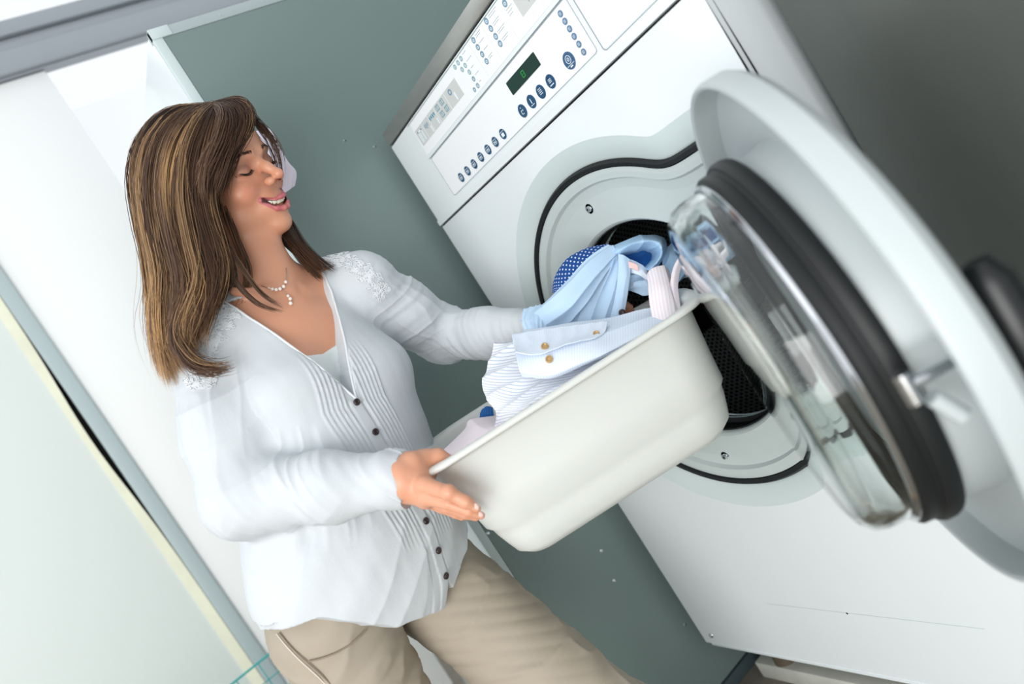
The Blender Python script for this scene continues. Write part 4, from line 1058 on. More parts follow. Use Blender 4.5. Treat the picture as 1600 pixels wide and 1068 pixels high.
# neckline binding, hem binding
def on_blouse(pts, lift=0.0012): return [snap(*p, lift=lift)[0] for p in pts]
nl = [HIP + np.array(a) @ TF for a in VL]; nr = [HIP + np.array(a) @ TF for a in VR]
def snap3(p, lift=0.001):
    i = np.argmin(((BV - p) ** 2).sum(1)); return BV[i] + BN[i] * lift
def dense(P, n=26): 
    P = np.array(P); t = np.linspace(0, len(P) - 1, n); return np.stack([np.interp(t, np.arange(len(P)), P[:, k]) for k in range(3)], 1)
ribbon([snap3(p) for p in dense(nl)], 0.0018, 'neckline_binding', M_EDGE)
ribbon([snap3(p) for p in dense(nr)], 0.0018, 'neckline_binding', M_EDGE)
# lace on the shoulders: small thread rings and picots laid on the cloth
def lace(name, line, width, n, seed):
    r = np.random.default_rng(seed); bm = bmesh.new(); line = np.array(line, float); t = np.arange(len(line))
    for i in range(n):
        u = r.uniform(0, len(line) - 1); w = r.uniform(-0.5, 0.5)
        c = np.array([np.interp(u, t, line[:, 0]), np.interp(u, t, line[:, 1])]); 
        k = min(int(u), len(line) - 2); d = line[k + 1] - line[k]; d = d / np.linalg.norm(d); nn2 = np.array([-d[1], d[0]])
        wob = 1 + 0.25 * math.sin(u * 9)
        q = c + nn2 * w * width * wob
        p, nrm = snap(q[0], q[1], 0.0012)
        if abs(w) > 0.44 and r.random() < 0.3: rad = 0.0028
        else: rad = r.uniform(0.0016, 0.0038)
        e1 = unit(np.cross(nrm, [0.3, 0.1, 1])); e2 = np.cross(nrm, e1); m_ = 9
        tube_bm(bm, [p + rad * (e1 * math.cos(2 * PI * j / m_) + e2 * math.sin(2 * PI * j / m_)) * (1 + 0.25 * math.cos(4 * PI * j / m_ + i)) for j in range(m_)], 0.00065, 4, closed=True)
    return adopt(from_bm(name, bm, M_EDGE, smooth='auto', label='white lace insert on the shoulder'), woman)
lace('shoulder_lace', [(352, 478), (338, 500), (322, 528), (312, 560), (318, 606)], 46, 620, 1)
lace('shoulder_lace', [(508, 400), (535, 405), (565, 420), (585, 440), (602, 462)], 26, 260, 2)

# necklace
M_PEARL = mat('pearl', srgb(246, 236, 228), 0.2, coat=0.6); M_CHAIN = mat('silver_chain', srgb(200, 190, 180), 0.25, 1.0)
def skin_at(px, py, lift=0.0015):
    h = body.hit(px, py); return h + lift * unit(CC - h)
ch = [skin_at(*p) for p in ((408, 446), (418, 449), (428, 452), (437, 451), (444, 446), (447, 438), (448, 428), (447, 418))]
nk = tube('necklace', dense(ch, 30), 0.0006, M_CHAIN, woman, sides=6, label='fine necklace with small pearls')
for (x, y, r) in ((425.5, 451.5, .0026), (431.5, 452.5, .0029), (437.5, 451, .0029), (443, 447.5, .0029), (446.5, 440.5, .0029), (450, 462, .0024), (453.5, 466.5, .0030), (454, 473.5, .0032)):
    b2 = bmesh.new(); bmesh.ops.create_uvsphere(b2, u_segments=16, v_segments=10, radius=r); b2.transform(Matrix.Translation(Vector(skin_at(x, y, r))))
    child(from_bm('pearl', b2, M_PEARL, smooth='auto'), nk)
child(tube('pendant_chain', dense([skin_at(441, 450), skin_at(446, 457), skin_at(451, 465)], 8), 0.0005, M_CHAIN, None, sides=5), nk)

# ------------------------------------------------------------------ hair
def res3(P, n=22):
    P = np.array(P, float); t = np.arange(len(P)); tt = np.linspace(0, len(P) - 1, n)
    # Catmull-Rom through the guide points
    out = []
    for x in tt:
        i = min(int(x), len(P) - 2); f_ = x - i; p0, p1, p2, p3 = P[max(i - 1, 0)], P[i], P[i + 1], P[min(i + 2, len(P) - 1)]
        out.append(0.5 * ((2 * p1) + (-p0 + p2) * f_ + (2 * p0 - 5 * p1 + 4 * p2 - p3) * f_ ** 2 + (-p0 + 3 * p1 - 3 * p2 + p3) * f_ ** 3))
    return np.array(out)
HV, HFc, HC = [], [], []; hoff = 0
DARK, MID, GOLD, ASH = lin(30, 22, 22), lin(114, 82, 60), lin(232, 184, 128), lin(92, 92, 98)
def locks(guides, n, seed, gold=0.3, dj=0.006, jit=0.0025, clumps=24, wave=0.0015, rad=0.00055, shade=None, n_pts=22, tip=1.0, ash=0.0, head_fit=True):
    global hoff
    r = np.random.default_rng(seed); G = np.array([res3([at(*p) for p in g], n_pts) for g in guides]); m = len(G); T = np.linspace(0, 1, n_pts)
    cu = np.sort(r.uniform(0, 1, clumps)); ctone = r.uniform(0, 1, clumps); cph = r.uniform(0, 6.28, clumps); cj = r.normal(size=(clumps, 3)) * dj * 0.8; cend = r.uniform(0.92, 1.0, clumps)
    S_ = 4
    for i in range(n):
        c = r.integers(clumps); u = np.clip(cu[c] + r.normal() * 0.6 / clumps, 0, 1)
        def curve(uu):
            x = uu * (m - 1); k = min(int(x), m - 2); return G[k] * (1 - (x - k)) + G[k + 1] * (x - k)
        ug = curve(u); uc = curve(cu[c]); w_ = (0.15 + 0.5 * T)[:, None]
        P = ug * (1 - w_) + uc * w_
        env = np.sin(np.clip(T * 1.6, 0, 1) * PI / 2)[:, None]
        P = P + cj[c] * env + r.normal(size=3) * jit * (0.5 + env)
        ph = cph[c] + r.normal() * 0.5
        P = P + wave * env * np.stack([np.sin(T * 9 + ph), np.sin(T * 8 + ph + 1), np.sin(T * 10 + ph + 2)], 1) * (0.5 + T[:, None])
        e = cend[c] * r.uniform(0.93, 1.0) * tip
        tt = T * min(e, 1.0); P = np.stack([np.interp(tt, T, P[:, q]) for q in range(3)], 1)
        tan = np.gradient(P, axis=0); tan /= np.maximum(np.linalg.norm(tan, axis=1), 1e-9)[:, None]
        s1 = np.cross(tan, CC - P); s1 /= np.linalg.norm(s1, axis=1)[:, None]; s2 = np.cross(tan, s1)
        rr = rad * (0.75 + 0.25 * np.sin(np.clip(T * 3, 0, 1) * PI / 2)) * np.clip((1.02 - T) / 0.25, 0.12, 1) * r.uniform(0.7, 1.3)
        ring = [P + (s1 * math.cos(a) + s2 * math.sin(a)) * rr[:, None] for a in (0, 2 * PI / 3, 4 * PI / 3)]
        V_ = np.stack(ring, 1).reshape(-1, 3); HV.append(V_)
        ids = np.arange(n_pts - 1)[:, None] * 3 + hoff
        for a in range(3):
            b = (a + 1) % 3; HFc.append(np.concatenate([ids + a, ids + b, ids + 3 + b, ids + 3 + a], 1))
        hoff += 3 * n_pts
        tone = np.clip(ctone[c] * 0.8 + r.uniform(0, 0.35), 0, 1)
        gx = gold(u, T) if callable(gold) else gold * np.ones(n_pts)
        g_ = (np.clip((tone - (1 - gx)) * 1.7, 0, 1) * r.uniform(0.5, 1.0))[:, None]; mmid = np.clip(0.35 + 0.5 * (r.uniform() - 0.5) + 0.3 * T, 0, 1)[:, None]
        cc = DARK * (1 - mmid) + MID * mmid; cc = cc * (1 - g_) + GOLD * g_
        if ash: cc = cc * (1 - ash) + ASH * ash
        HC.append(np.repeat(cc, 3, 0))
g0 = [(322, 166, 1.17), (262, 172, 1.16), (222, 212, 1.15), (209, 270, 1.14), (219, 340, 1.12), (234, 410, 1.09), (240, 470, 1.06), (247, 540, 1.04), (267, 613, 1.03)]
g1 = [(325, 164, 1.14), (275, 177, 1.11), (240, 222, 1.09), (230, 290, 1.08), (241, 365, 1.06), (256, 440, 1.03), (250, 500, 1.01), (256, 556, 1.005), (268, 600, 1.01)]
g2 = [(330, 163, 1.12), (292, 182, 1.08), (264, 232, 1.065), (256, 305, 1.055), (268, 380, 1.035), (284, 450, 1.01), (276, 505, 1.0), (284, 548, 0.995), (322, 570, 0.99)]
g3 = [(336, 162, 1.11), (312, 188, 1.07), (290, 245, 1.055), (286, 318, 1.045), (300, 390, 1.03), (316, 450, 1.01), (302, 500, 1.00), (290, 535, 0.995), (300, 556, 0.99)]
g4 = [(342, 162, 1.11), (330, 192, 1.07), (316, 248, 1.055), (312, 312, 1.045), (326, 370, 1.035), (342, 420, 1.025), (334, 462, 1.015), (318, 496, 1.00), (314, 520, 0.995)]
g5 = [(350, 162, 1.11), (347, 198, 1.07), (338, 250, 1.06), (330, 310, 1.055), (340, 350, 1.05), (354, 385, 1.045), (362, 412, 1.045), (360, 438, 1.04)]
cu0 = [(300, 440, 1.01), (283, 490, 0.99), (282, 530, 0.985), (304, 562, 0.98), (338, 574, 0.975), (366, 567, 0.97)]
cu1 = [(292, 450, 1.01), (276, 500, 0.99), (278, 542, 0.985), (300, 572, 0.98), (334, 582, 0.975), (364, 574, 0.97)]
n0 = [(338, 330, 1.06), (356, 380, 1.05), (384, 425, 1.055), (412, 460, 1.065), (444, 481, 1.07)]
n1 = [(334, 335, 1.05), (348, 395, 1.045), (372, 440, 1.05), (404, 472, 1.06), (446, 487, 1.07)]
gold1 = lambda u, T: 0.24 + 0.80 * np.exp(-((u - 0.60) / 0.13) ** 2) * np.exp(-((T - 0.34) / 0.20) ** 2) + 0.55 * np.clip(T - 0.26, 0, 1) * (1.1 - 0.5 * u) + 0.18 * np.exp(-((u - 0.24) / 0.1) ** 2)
locks([g0, g1, g2, g3, g4], 3000, 11, gold1, dj=0.006, clumps=80, wave=0.0022)
locks([g4, g5], 420, 12, lambda u, T: 0.18 + 0.1 * T, dj=0.004, clumps=16, wave=0.0015)
locks([cu0, cu1], 130, 31, 0.35, dj=0.003, clumps=9, wave=0.0012)
locks([n0, [(x - 3, y + 1, z) for x, y, z in n0]], 40, 32, 0.15, dj=0.001, jit=0.001, clumps=4, wave=0.0004)
locks([n1, [(x - 3, y + 1, z) for x, y, z in n1]], 40, 33, 0.15, dj=0.001, jit=0.001, clumps=4, wave=0.0004)
# deeper layer for body
deep = lambda g, d, dx=0: [(x + dx, y, z + d) for x, y, z in g]
locks([deep(g0, .03, 4), deep(g1, .045), deep(g2, .05), deep(g3, .055), deep(g4, .06), deep(g4, .07, 14)], 900, 13, 0.12, dj=0.012, clumps=40, tip=0.97)
# fringe sweeping across the forehead
f0 = [(338, 161, 1.13), (372, 157, 1.12), (390, 170, 1.115), (386, 194, 1.10), (362, 224, 1.085), (350, 258, 1.08), (340, 284, 1.085), (330, 301, 1.09)]
f1 = [(332, 162, 1.12), (362, 161, 1.10), (380, 180, 1.09), (374, 210, 1.08), (356, 244, 1.07), (345, 272, 1.065), (338, 296, 1.07), (345, 303, 1.08)]
f2 = [(328, 163, 1.12), (350, 168, 1.08), (360, 190, 1.07), (352, 222, 1.06), (336, 252, 1.05), (326, 280, 1.05), (322, 305, 1.055), (335, 322, 1.07)]
f3 = [(325, 164, 1.12), (340, 172, 1.08), (340, 200, 1.06), (330, 232, 1.05), (318, 262, 1.045), (310, 292, 1.045), (314, 320, 1.05), (330, 345, 1.06)]
locks([f0, f1, f2, f3], 1100, 14, 0.10, dj=0.0055, clumps=34, wave=0.0025)
locks([f0, f1], 160, 24, 0.45, dj=0.004, clumps=10, wave=0.002)
# wisps over the far brow
w0 = [(372, 160, 1.13), (396, 178, 1.14), (410, 196, 1.145), (426, 216, 1.15), (436, 240, 1.155), (441, 268, 1.16), (440, 292, 1.165)]
w1 = [(365, 162, 1.13), (390, 178, 1.14), (404, 194, 1.145), (418, 208, 1.15), (430, 224, 1.155), (437, 240, 1.16), (440, 254, 1.165)]
w2 = [(360, 163, 1.13), (384, 176, 1.13), (396, 190, 1.135), (408, 202, 1.14), (418, 212, 1.145), (424, 220, 1.15)]
locks([w0, [(x - 5, y + 3, z) for x, y, z in w0]], 40, 15, 0.1, dj=0.002, clumps=9, wave=0.001, rad=0.0004)
locks([w1, w2], 34, 16, 0.05, dj=0.002, clumps=9, wave=0.001, rad=0.0005)
# far side hair falling behind the neck to the shoulder
b0 = [(436, 318, 1.24), (452, 340, 1.24), (464, 362, 1.22), (480, 383, 1.19), (497, 400, 1.16), (518, 411, 1.125)]
b1 = [(430, 320, 1.22), (446, 352, 1.22), (459, 376, 1.20), (475, 398, 1.17), (494, 418, 1.14), (517, 437, 1.11)]
b2 = [(420, 330, 1.20), (432, 362, 1.20), (446, 384, 1.18), (462, 404, 1.16), (478, 424, 1.13), (492, 441, 1.10)]
locks([b0, b1, b2], 380, 17, 0.1, dj=0.005, jit=0.0015, clumps=9, wave=0.001)
# fine flyaways at the ends
locks([g1, g2, g3], 90, 18, 0.5, dj=0.012, jit=0.005, clumps=60, wave=0.005, rad=0.00028)
locks([[(x - 4, y, z) for x, y, z in g0], g1], 24, 19, 0.5, dj=0.006, jit=0.003, clumps=40, wave=0.006, rad=0.00028)
M_HAIR = tone_mat('brown_highlighted_hair', 0.42, spec=0.45)
hairm = mesh_np('hair', np.concatenate(HV), np.concatenate(HFc), M_HAIR, woman, np.concatenate(HC), label='long brown hair with golden highlights')
hb = Sculpt()
hb.ell(HO + HF[2] * 0.034 - HF[1] * 0.024, (0.0785, 0.090, 0.086), HF, 0.0)
hb.add(lambda p: ((p - HO) @ HF.T)[:, 1] - 0.052 - 0.25 * ((p - HO) @ HF.T)[:, 2], (0, 0, 0), 9, 0.01, 'cut')
hb.add(lambda p: -0.035 - ((p - HO) @ HF.T)[:, 2], (0, 0, 0), 9, 0.01, 'cut')
hb.path([at(285, 225, 1.16), at(272, 300, 1.13), at(286, 390, 1.09), at(290, 450, 1.06), at(280, 500, 1.03)], [0.050, 0.046, 0.036, 0.028, 0.014], 0.03)
hb.path([at(326, 260, 1.125), at(320, 330, 1.10), at(330, 385, 1.09)], [0.020, 0.019, 0.010], 0.02)
hb.path([at(420, 325, 1.25), at(444, 366, 1.245), at(466, 395, 1.22)], [0.022, 0.016, 0.008], 0.01)
bb = np.array([HO + .15, HO - .15, at(230, 540, 1.05), at(340, 560, 1.2), at(480, 400, 1.3)])
v, f = hb.mesh(bb.min(0) - .02, bb.max(0) + .02, 0.004)
child(mesh_np('hair_mass', v, f, mat('dark_brown_hair', srgb(34, 25, 22), 0.9, spec=0.05), None), hairm)

# ------------------------------------------------------------------ laundry in the basin
def bicubic(grid, nu, nv):
    G = np.array([[at(*p) for p in row] for row in grid]); R_ = np.array([res3_raw(row, nu) for row in G]); 
    return np.array([res3_raw(R_[:, j], nv) for j in range(nu)]).transpose(1, 0, 2)
def res3_raw(P, n):
    P = np.array(P, float); tt = np.linspace(0, len(P) - 1, n); out = np.empty((n, 3))
    i = np.minimum(tt.astype(int), len(P) - 2); f_ = (tt - i)[:, None]; p0, p1, p2, p3 = P[np.maximum(i - 1, 0)], P[i], P[i + 1], P[np.minimum(i + 2, len(P) - 1)]
    return 0.5 * ((2 * p1) + (-p0 + p2) * f_ + (2 * p0 - 5 * p1 + 4 * p2 - p3) * f_ ** 2 + (-p0 + 3 * p1 - 3 * p2 + p3) * f_ ** 3)
def sheet(name, grid, material, parent=None, nu=90, nv=70, wr=0.003, wd=(1, 0), wf=10, seed=0, thick=0.0014, **kw):
    S_ = bicubic(grid, nu, nv); U, V_ = np.meshgrid(np.linspace(0, 1, nu), np.linspace(0, 1, nv))
    v = S_.reshape(-1, 3); ids = np.arange(nu * nv).reshape(nv, nu)
    f = np.stack([ids[:-1, :-1], ids[:-1, 1:], ids[1:, 1:], ids[1:, :-1]], -1).reshape(-1, 4)
    n = grid_normals(v, f); 
    if (n * (CC - v)).sum() < 0: f = f[:, ::-1]; n = -n
    q3 = np.stack([U.ravel(), V_.ravel(), 0 * U.ravel()], 1)
    ph = (U * wd[0] + V_ * wd[1]).ravel() * wf * 2 + 2.2 * vnoise(q3 * 5, seed, 3)
    amp = 0.5 + 0.5 * vnoise(q3 * 4, seed + 3, 2)
    d = wr * amp * (1 - 2 * np.abs(np.sin(ph)) ** 0.7) + wr * 0.8 * vnoise(v * 45, seed + 5, 3)
    v = v + n * d[:, None]
    o = mesh_np(name, v, f, material, parent, **kw)
    uvl = o.data.uv_layers.new(name='uv'); uu = np.stack([U.ravel(), V_.ravel()], 1)[f.ravel()]
    uvl.data.foreach_set('uv', uu.astype(np.float32).ravel())
    if thick:
        md = o.modifiers.new('cloth_thickness', 'SOLIDIFY'); md.thickness = thick; md.offset = -1
    return o, v, n
def stripes(name, base, line, scale, width, axis=0, rough=0.85, dots=False, fac=1.0):
    mt = mat(name, base, rough, spec=0.15, bump=0.15, bscale=400); nt = mt.node_tree; b = nt.nodes['Principled BSDF']
    uv = nt.nodes.new('ShaderNodeUVMap'); uv.uv_map = 'uv'; sx = nt.nodes.new('ShaderNodeSeparateXYZ'); nt.links.new(uv.outputs[0], sx.inputs[0])
    def M_(op, a, b_=None):
        n = nt.nodes.new('ShaderNodeMath'); n.operation = op
        for i, q in enumerate((a, b_)):
            if q is None: continue
            if hasattr(q, 'links'): nt.links.new(q, n.inputs[i])
            else: n.inputs[i].default_value = q
        return n.outputs[0]
    if dots:
        def dd_(off):
            fx = M_('SUBTRACT', M_('FRACT', M_('ADD', M_('MULTIPLY', sx.outputs[0], scale[0]), off)), 0.5); fy = M_('SUBTRACT', M_('FRACT', M_('ADD', M_('MULTIPLY', sx.outputs[1], scale[1]), off)), 0.5)
            return M_('SQRT', M_('ADD', M_('MULTIPLY', fx, fx), M_('MULTIPLY', fy, fy)))
        msk = M_('LESS_THAN', M_('MINIMUM', dd_(0.0), dd_(0.5)), width)
    else:
        msk = M_('LESS_THAN', M_('FRACT', M_('MULTIPLY', sx.outputs[axis], scale)), width)
    if fac != 1.0: msk = M_('MULTIPLY', msk, fac)
    mx = nt.nodes.new('ShaderNodeMix'); mx.data_type = 'RGBA'; mx.inputs['A'].default_value = base; mx.inputs['B'].default_value = line
    nt.links.new(msk, mx.inputs['Factor']); nt.links.new(mx.outputs['Result'], b.inputs['Base Color'])
    return mt
M_STRIPE = stripes('white_pinstripe_cotton', srgb(244, 246, 250), srgb(186, 198, 220), 34, 0.22, 1)
M_PALEB = stripes('pale_blue_striped_cotton', srgb(230, 238, 249), srgb(218, 230, 246), 60, 0.4, 0)
M_SKY = stripes('sky_blue_cotton', srgb(186, 212, 237), srgb(200, 222, 243), 50, 0.3, 0)
M_SKY2 = mat('sky_blue_cotton_plain', srgb(172, 205, 234), 0.85, spec=0.15, noise=0.05, nscale=40, bump=0.15, bscale=400)
M_DOTS = stripes('navy_polka_dot_cotton', srgb(36, 78, 148), srgb(214, 228, 244), (4, 15), 0.15, dots=True)
M_NAVY = mat('deep_blue_cotton', srgb(46, 100, 165), 0.85, spec=0.15)
M_PINK = stripes('white_cotton_with_pink', srgb(248, 243, 247), srgb(240, 200, 212), 9, 0.25, 0, fac=0.6)
M_PINK2 = mat('pinkish_white_cotton', srgb(248, 236, 242), 0.85, spec=0.15, noise=0.04, nscale=25, bump=0.1, bscale=300)
M_BRASS = mat('gold_button', srgb(190, 158, 110), 0.3, 0.6)

sA, vA, nA = sheet('striped_shirt', [
 [(772, 535, 1.13), (825, 528, 1.14), (900, 512, 1.14), (980, 500, 1.13), (1048, 486, 1.10)],
 [(760, 575, 1.09), (820, 570, 1.07), (890, 560, 1.06), (970, 540, 1.04), (1046, 506, 1.02)],
 [(753, 604, 1.05), (815, 608, 1.02), (885, 596, 1.00), (960, 566, 0.985), (1046, 523, 0.975)],
 [(769, 643, 1.02), (815, 638, 0.985), (880, 612, 0.975), (955, 575, 0.968), (1046, 530, 0.965)],
 [(774, 685, 1.03), (817, 668, 1.01), (882, 636, 1.00), (957, 592, 0.995), (1046, 540, 0.99)]],
 M_STRIPE, wr=0.0075, wd=(0.9, 0.8), wf=9, seed=2, label='white shirt with thin blue-grey stripes heaped in the basin', cat='shirt')
sB, vB, nB = sheet('pale_blue_shirt', [
 [(821, 515, 1.10), (860, 508, 1.10), (905, 500, 1.10), (955, 494, 1.09), (1005, 483, 1.07), (1048, 478, 1.05)],
 [(803, 523, 1.06), (852, 520, 1.055), (905, 513, 1.05), (955, 507, 1.045), (1005, 496, 1.03), (1050, 488, 1.02)],
 [(806, 552, 1.01), (852, 547, 1.00), (905, 536, 1.00), (955, 527, 1.00), (1005, 510, 0.99), (1052, 497, 0.985)],
 [(812, 580, 0.985), (860, 583, 0.98), (905, 566, 0.978), (955, 546, 0.975), (1005, 522, 0.972), (1054, 506, 0.972)],
 [(816, 588, 1.00), (862, 592, 0.995), (908, 574, 0.992), (958, 552, 0.985), (1008, 528, 0.98), (1056, 510, 0.98)]],
 M_PALEB, wr=0.0034, wd=(0.3, 1.0), wf=5, seed=6, label='pale blue shirt sleeve with gold-buttoned cuff across the heap', cat='shirt')
# folded cuff flap above the buttons
fl, vF, nF = sheet('cuff_flap', [
 [(800, 522, 1.045), (850, 513, 1.045), (905, 506, 1.045), (950, 500, 1.045)],
 [(802, 538, 1.02), (850, 534, 1.015), (900, 525, 1.018), (945, 517, 1.02)],
 [(806, 549, 0.995), (840, 553, 0.99), (885, 537, 0.995), (930, 527, 1.005)]], M_PALEB, sB, nu=50, nv=30, wr=0.001, seed=9); fl.matrix_parent_inverse = Matrix()
def stuck(vv, nn, px, py, lift):
    # nearest point on the cloth to the line of sight
    q = (vv - CC); r_ = unit(at(px, py, 1.0) - CC); dd2 = np.linalg.norm(q - (q @ r_)[:, None] * r_, axis=1); c = np.where(dd2 < dd2.min() + 0.002)[0]; i = c[np.argmin(q[c] @ r_)]
    return vv[i] + unit(CC - vv[i]) * lift, unit(nn[i] + unit(CC - vv[i]))
def shirt_button(par, vv, nn, px, py, m_, r=0.0055):
    c, nn_ = stuck(vv, nn, px, py, 0.002)
    o = lathe('button', [(0.0, 0.0016), (r * 0.5, 0.0016), (r * 0.7, 0.0028), (r * 0.95, 0.0026), (r, 0.001), (r, -0.001)], c, nn_, m_, None, segs=22); child(o, par)
shirt_button(sB, vF, nF, 851, 539, M_BRASS); shirt_button(sB, vB, nB, 856, 559, M_BRASS); shirt_button(sB, vB, nB, 933, 520, M_BRASS, 0.005)
# pink-white shirt hanging over the left corner
sheet('pink_white_shirt', [
 [(690, 704, 1.08), (724, 671, 1.10), (736, 655, 1.11), (786, 645, 1.11), (828, 640, 1.08)],
 [(693, 712, 1.02), (727, 688, 1.03), (750, 672, 1.03), (790, 660, 1.02), (835, 645, 1.00)],
 [(694, 722, 0.985), (728, 703, 0.985), (754, 688, 0.982), (795, 670, 0.982), (838, 650, 0.978)],
 [(706, 730, 0.995), (734, 717, 0.992), (758, 702, 0.99), (799, 682, 0.99), (840, 662, 0.986)]], M_PINK2, wr=0.003, wf=3, seed=12, label='pinkish white shirt spilling at the left end of the basin', cat='shirt')
sheet('blue_cloth', [[(752, 640, 1.13), (760, 634, 1.13), (770, 636, 1.13)], [(750, 652, 1.12), (760, 648, 1.12), (772, 650, 1.12)], [(748, 668, 1.12), (760, 666, 1.12), (774, 668, 1.12)]], M_NAVY, nu=20, nv=20, wr=0.002, label='small bit of blue cloth peeping out at the left of the heap', cat='cloth')
# pink striped strip standing at the right end
pk_, _a, _b = sheet('pink_striped_shirt', [
 [(1011, 428, 1.10), (1020, 417, 1.09), (1035, 414, 1.09), (1046, 420, 1.10)],
 [(1013, 450, 1.06), (1026, 445, 1.045), (1042, 442, 1.045), (1053, 446, 1.06)],
 [(1017, 480, 1.03), (1031, 478, 1.015), (1047, 472, 1.015), (1058, 470, 1.03)],
 [(1024, 520, 1.00), (1038, 514, 0.985), (1052, 504, 0.985), (1062, 496, 1.00)],
 [(1026, 530, 1.01), (1040, 524, 1.00), (1052, 514, 1.00), (1062, 506, 1.01)]], M_PINK, nu=40, nv=60, wr=0.0018, wf=2, seed=14, label='white shirt with faint pink stripes standing at the right end of the basin', cat='shirt')
ce_, _a, _b = sheet('cuff_edge', [
 [(1060, 402, 1.08), (1065, 397, 1.075), (1071, 401, 1.08)],
 [(1051, 420, 1.07), (1056, 418, 1.065), (1064, 420, 1.07)],
 [(1047, 445, 1.05), (1052, 444, 1.045), (1060, 444, 1.05)],
 [(1050, 470, 1.03), (1055, 470, 1.025), (1062, 468, 1.03)],
 [(1054, 494, 1.01), (1059, 492, 1.005), (1065, 488, 1.01)]], M_PINK2, nu=16, nv=40, wr=0.0006, wf=1, seed=15); child(ce_, pk_)
# blue shirt lifted by the far hand
blu = thing('blue_shirt', tuple(at(960, 480, 1.17)), 'sky blue shirt with navy polka dot lining, lifted towards the drum', 'shirt')
def bs_(name, grid, m_, **k):
    o, v_, n_ = sheet(name, grid, m_, None, **k); adopt(o, blu); return o, v_, n_
bs_('sleeve', [
 [(950, 381, 1.150), (958, 383, 1.145), (966, 390, 1.145), (970, 398, 1.150)],
 [(915, 405, 1.135), (926, 410, 1.125), (938, 418, 1.125), (946, 428, 1.135)],
 [(872, 450, 1.120), (888, 455, 1.105), (904, 462, 1.105), (918, 472, 1.12)],
 [(845, 476, 1.125), (860, 482, 1.105), (878, 490, 1.105), (892, 500, 1.12)],
 [(812, 500, 1.14), (830, 510, 1.12), (850, 520, 1.12), (868, 526, 1.13)]], M_SKY, nu=50, nv=90, wr=0.0040, wd=(1, 0.3), wf=4, seed=20)
bs_('sleeve_cuff', [
 [(818, 482, 1.15), (835, 477, 1.14), (850, 474, 1.14), (862, 478, 1.15)],
 [(815, 500, 1.13), (832, 500, 1.11), (848, 502, 1.11), (862, 506, 1.12)],
 [(820, 520, 1.13), (836, 522, 1.11), (850, 524, 1.11), (862, 524, 1.12)]], M_SKY, nu=40, nv=40, wr=0.002, seed=33)
bs_('dotted_lining', [
 [(951, 380, 1.17), (952, 384, 1.155), (953, 390, 1.15)],
 [(915, 388, 1.18), (920, 398, 1.155), (926, 408, 1.145)],
 [(885, 405, 1.18), (893, 418, 1.15), (903, 428, 1.135)],
 [(867, 432, 1.17), (872, 442, 1.14), (880, 449, 1.125)],
 [(862, 456, 1.15), (864, 457, 1.135), (868, 458, 1.125)]], M_DOTS, nu=40, nv=60, wr=0.0008, wf=1, seed=21, label='navy blue lining with white dots')
bs_('front_panel', [
 [(946, 398, 1.16), (958, 394, 1.15), (970, 396, 1.15), (981, 404, 1.15)],
 [(928, 428, 1.16), (945, 424, 1.14), (962, 426, 1.14), (980, 432, 1.14)],
 [(902, 468, 1.16), (926, 462, 1.135), (950, 462, 1.135), (973, 466, 1.135)],
 [(880, 505, 1.15), (908, 502, 1.125), (936, 502, 1.125), (962, 502, 1.13)],
 [(872, 530, 1.15), (900, 530, 1.13), (930, 530, 1.13), (958, 528, 1.13)]], M_SKY, nu=80, nv=80, wr=0.0062, wd=(1, 0.12), wf=6, seed=22)
bs_('button_band', [
 [(966, 396, 1.140), (975, 398, 1.138), (984, 404, 1.140)],
 [(966, 425, 1.132), (976, 427, 1.128), (985, 430, 1.132)],
 [(962, 455, 1.130), (971, 458, 1.126), (981, 460, 1.130)],
 [(954, 495, 1.125), (964, 498, 1.121), (974, 500, 1.126)],
 [(950, 520, 1.13), (960, 522, 1.128), (970, 524, 1.13)]], M_SKY, nu=24, nv=60, wr=0.0012, wf=1.5, seed=23)
bs_('collar', [
 [(948, 392, 1.165), (965, 380, 1.160), (985, 371, 1.160), (1005, 367, 1.160), (1026, 366, 1.160), (1042, 378, 1.160), (1040, 400, 1.160), (1024, 422, 1.15)],
 [(958, 396, 1.140), (972, 388, 1.135), (988, 380, 1.130), (1006, 376, 1.130), (1023, 376, 1.130), (1034, 385, 1.130), (1032, 402, 1.125), (1016, 422, 1.125)],
 [(968, 398, 1.150), (980, 394, 1.150), (992, 389, 1.150), (1006, 385, 1.150), (1018, 386, 1.150), (1026, 392, 1.150), (1024, 404, 1.15), (1008, 420, 1.145)],
 [(972, 400, 1.190), (984, 398, 1.190), (995, 394, 1.190), (1006, 392, 1.190), (1014, 394, 1.190), (1018, 398, 1.190), (1016, 406, 1.19), (1004, 417, 1.18)]], M_SKY2, nu=110, nv=50, wr=0.0022, wf=5, seed=24)
bs_('collar_inside', [
 [(965, 396, 1.185), (990, 390, 1.19), (1015, 388, 1.195), (1030, 394, 1.19)],
 [(972, 408, 1.18), (992, 402, 1.185), (1010, 400, 1.190), (1028, 406, 1.18)],
 [(980, 422, 1.165), (995, 418, 1.165), (1008, 416, 1.165), (1022, 420, 1.16)]], M_NAVY, nu=40, nv=30, wr=0.0025, wf=3, seed=25)
bs_('neck_band', [
 [(972, 404, 1.165), (984, 404, 1.15), (998, 410, 1.145), (1012, 420, 1.145)],
 [(974, 412, 1.155), (986, 414, 1.14), (1000, 420, 1.135), (1012, 430, 1.135)],
 [(978, 424, 1.150), (990, 427, 1.138), (1002, 431, 1.132), (1012, 438, 1.135)]], M_PALEB, nu=40, nv=20, wr=0.0012, wf=2, seed=26)
